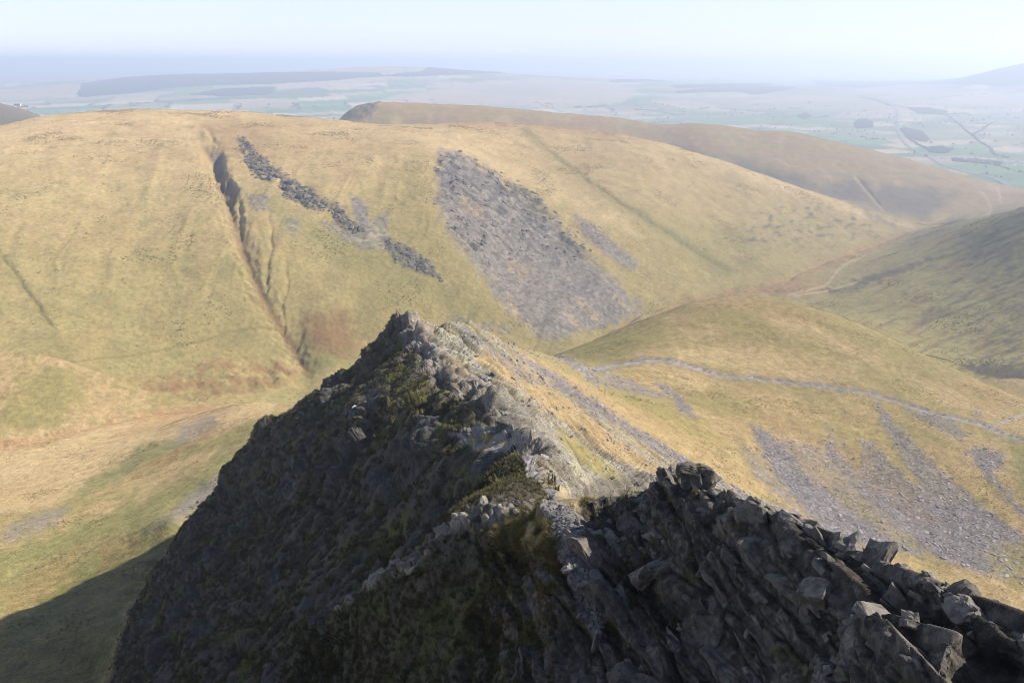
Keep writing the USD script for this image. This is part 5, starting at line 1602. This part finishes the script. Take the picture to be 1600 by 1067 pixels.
# road
ROADLINE = [(1330, 149), (1362, 153), (1385, 160), (1397, 168), (1401, 178), (1402, 190), (1403, 205), (1411, 221), (1428, 235), (1452, 246), (1478, 259), (1515, 271), (1560, 281), (1640, 296)]
G = np.array([at(*q) for q in ROADLINE])
t = np.linspace(0, len(G) - 1, 260)
from scipy.interpolate import CubicSpline, PchipInterpolator
c = np.stack([PchipInterpolator(np.arange(len(G)), G[:, i])(t) for i in range(2)], 1)
c = gaussian_filter(c, (5, 0), mode='nearest')
tan = np.gradient(c, axis=0)
tan /= np.linalg.norm(tan, axis=1, keepdims=True)
nrm = np.stack([-tan[:, 1], tan[:, 0]], 1)
road_cols = []
for o in (-13, -12, 0, 12, 13):
    p = c + nrm * o
    z = gaussian_filter(height_at(c[:, 0], c[:, 1]), 3, mode='nearest') + (1.6 if abs(o) < 13 else -2.5)
    road_cols.append(np.stack([p[:, 0], p[:, 1], z], 1))
V = np.stack(road_cols, 1)
i = np.arange(V.shape[0] * 5).reshape(-1, 5)
F = np.concatenate([np.stack([i[:-1, :-1], i[:-1, 1:], i[1:, 1:]], -1).reshape(-1, 3), np.stack([i[:-1, :-1], i[1:, 1:], i[1:, :-1]], -1).reshape(-1, 3)])
tag(usdkit.mesh(stage, '/World/road', (V.reshape(-1, 3), F), plain('asphalt', (0.170, 0.163, 0.163), .9, .1, 12.0, .15), smooth=True), kind='structure')

# houses: one of each kind with its parts, the rest refer to it
M_WALL = plain('white_render', (.72, .70, .66), .9, .1, 2.0, .08)
M_STONEWALL = plain('grey_stone_wall', (.34, .32, .29), .9, .1, .8, .2)
M_ROOF = plain('slate_roof', (.11, .11, .125), .7, .2, .6, .2)
M_PANE = plain('dark_pane', (.03, .035, .045), .15, .5)


def house_kind(name, wall, L, D, H, R):
    k = proto_class(name)
    b = trimesh.creation.box([L, D, H])
    b.apply_translation([0, 0, H / 2 - .5])
    gable = trimesh.creation.extrude_polygon(__import__('shapely').Polygon([(-D / 2, 0), (D / 2, 0), (0, R)]), L)
    gable.apply_transform(np.array([[0, 0, 1, -L / 2], [1, 0, 0, 0], [0, 1, 0, H - .5], [0, 0, 0, 1.0]]))
    usdkit.mesh(stage, str(k.GetPath()) + '/wall', trimesh.util.concatenate([b, gable]), wall)
    V, F = [], []
    for s in (-1, 1):
        i = len(V)
        e, t_ = .5, .22
        sl = R / (D / 2)
        pts = [(0, H - .5 + R + .05), (s * (D / 2 + e), H - .5 - sl * e + .05)]
        for dx in (-L / 2 - .35, L / 2 + .35):
            for (yy, zz) in pts:
                V += [(dx, yy, zz), (dx, yy, zz + t_)]
        for q in ([0, 1, 3, 2], [4, 6, 7, 5], [1, 5, 7, 3], [0, 2, 6, 4], [2, 3, 7, 6], [0, 4, 5, 1]):
            F += [[i + q[0], i + q[1], i + q[2]], [i + q[0], i + q[2], i + q[3]]]
    roof = str(k.GetPath()) + '/roof'
    usdkit.mesh(stage, roof, (np.array(V), np.array(F)), M_ROOF)
    for j, sx in enumerate((-1, 1)):
        ch = trimesh.creation.box([.9, .9, 2.2])
        ch.apply_translation([sx * (L / 2 - .8), 0, H - .5 + R + .5])
        usdkit.mesh(stage, roof + '/chimney' + ('_%03d' % j if j else ''), ch, wall)
    n = 0
    for sy in (-1, 1):
        for zz in ([1.3, 3.9] if H > 4.5 else [1.3]):
            for sx in (-.3, 0, .3):
                if zz < 2 and sx == 0:
                    continue
                wd = trimesh.creation.box([1.2, .12, 1.3])
                wd.apply_translation([sx * L, sy * (D / 2 + .03), zz])
                usdkit.mesh(stage, f'{k.GetPath()}/window' + (f'_{n:03d}' if n else ''), wd, M_PANE)
                n += 1
        dr = trimesh.creation.box([1.1, .12, 2.1])
        dr.apply_translation([0, sy * (D / 2 + .04), .8])
        usdkit.mesh(stage, f'{k.GetPath()}/door' + ('_001' if sy > 0 else ''), dr, M_ROOF)
    return k


K1 = house_kind('white_house_kind', M_WALL, 14, 8, 5.6, 3.2)
K2 = house_kind('stone_house_kind', M_STONEWALL, 12, 7.5, 5.4, 3.0)
K3 = house_kind('barn_kind', M_STONEWALL, 24, 12, 5.0, 3.4)
r = np.random.default_rng(77)
spots_v = [(1506 + 5.6 * i + r.uniform(-2, 2), 250.5 + .42 * i + r.uniform(-1.6, 2.4)) for i in range(17)]
for i, (px, py) in enumerate(spots_v):
    white = i % 3 != 1
    copy_of(K1 if white else K2, 'house', at(px, py), r.uniform(-50, 50), ('white house with slate roof' if white else 'grey stone house') + ' in the village strung out on the far right plain', 'house', 'white village houses' if white else 'stone village houses', 1.25)
FARMS = [(1470, 175.5, K1, 'white farmhouse in the right-hand fields, left of the pair'), (1477, 174.5, K1, 'white farmhouse in the right-hand fields, right of the pair'),
         (1481, 186, K1, 'lone white house below the farmhouse pair'), (1496, 183, K2, 'stone farmhouse beside the bare trees, right of the lone white house'),
         (993, 168.5, K1, 'white farmhouse in the middle of the plain below the moor'), (1003, 169, K3, 'barn beside the farmhouse in the middle of the plain'),
         (1253, 181, K3, 'barn among the clump of trees left of the round copse'), (1262, 182.5, K2, 'stone farmhouse at the clump of trees left of the round copse'),
         (28, 168, K1, 'white farmhouse behind the dark hill at the left edge'), (37, 169, K3, 'barn behind the dark hill at the left edge'),
         (1541, 272.5, K1, 'white house standing alone beside the road at the foot of the long fell'), (604, 135.5, K1, 'white farmhouse on the left moor under the thin conifer belt')]
for px, py, k, label in FARMS:
    copy_of(k, 'barn' if k is K3 else 'house', at(px, py), r.uniform(-40, 40), label, 'barn' if k is K3 else 'house', None, 1.35)
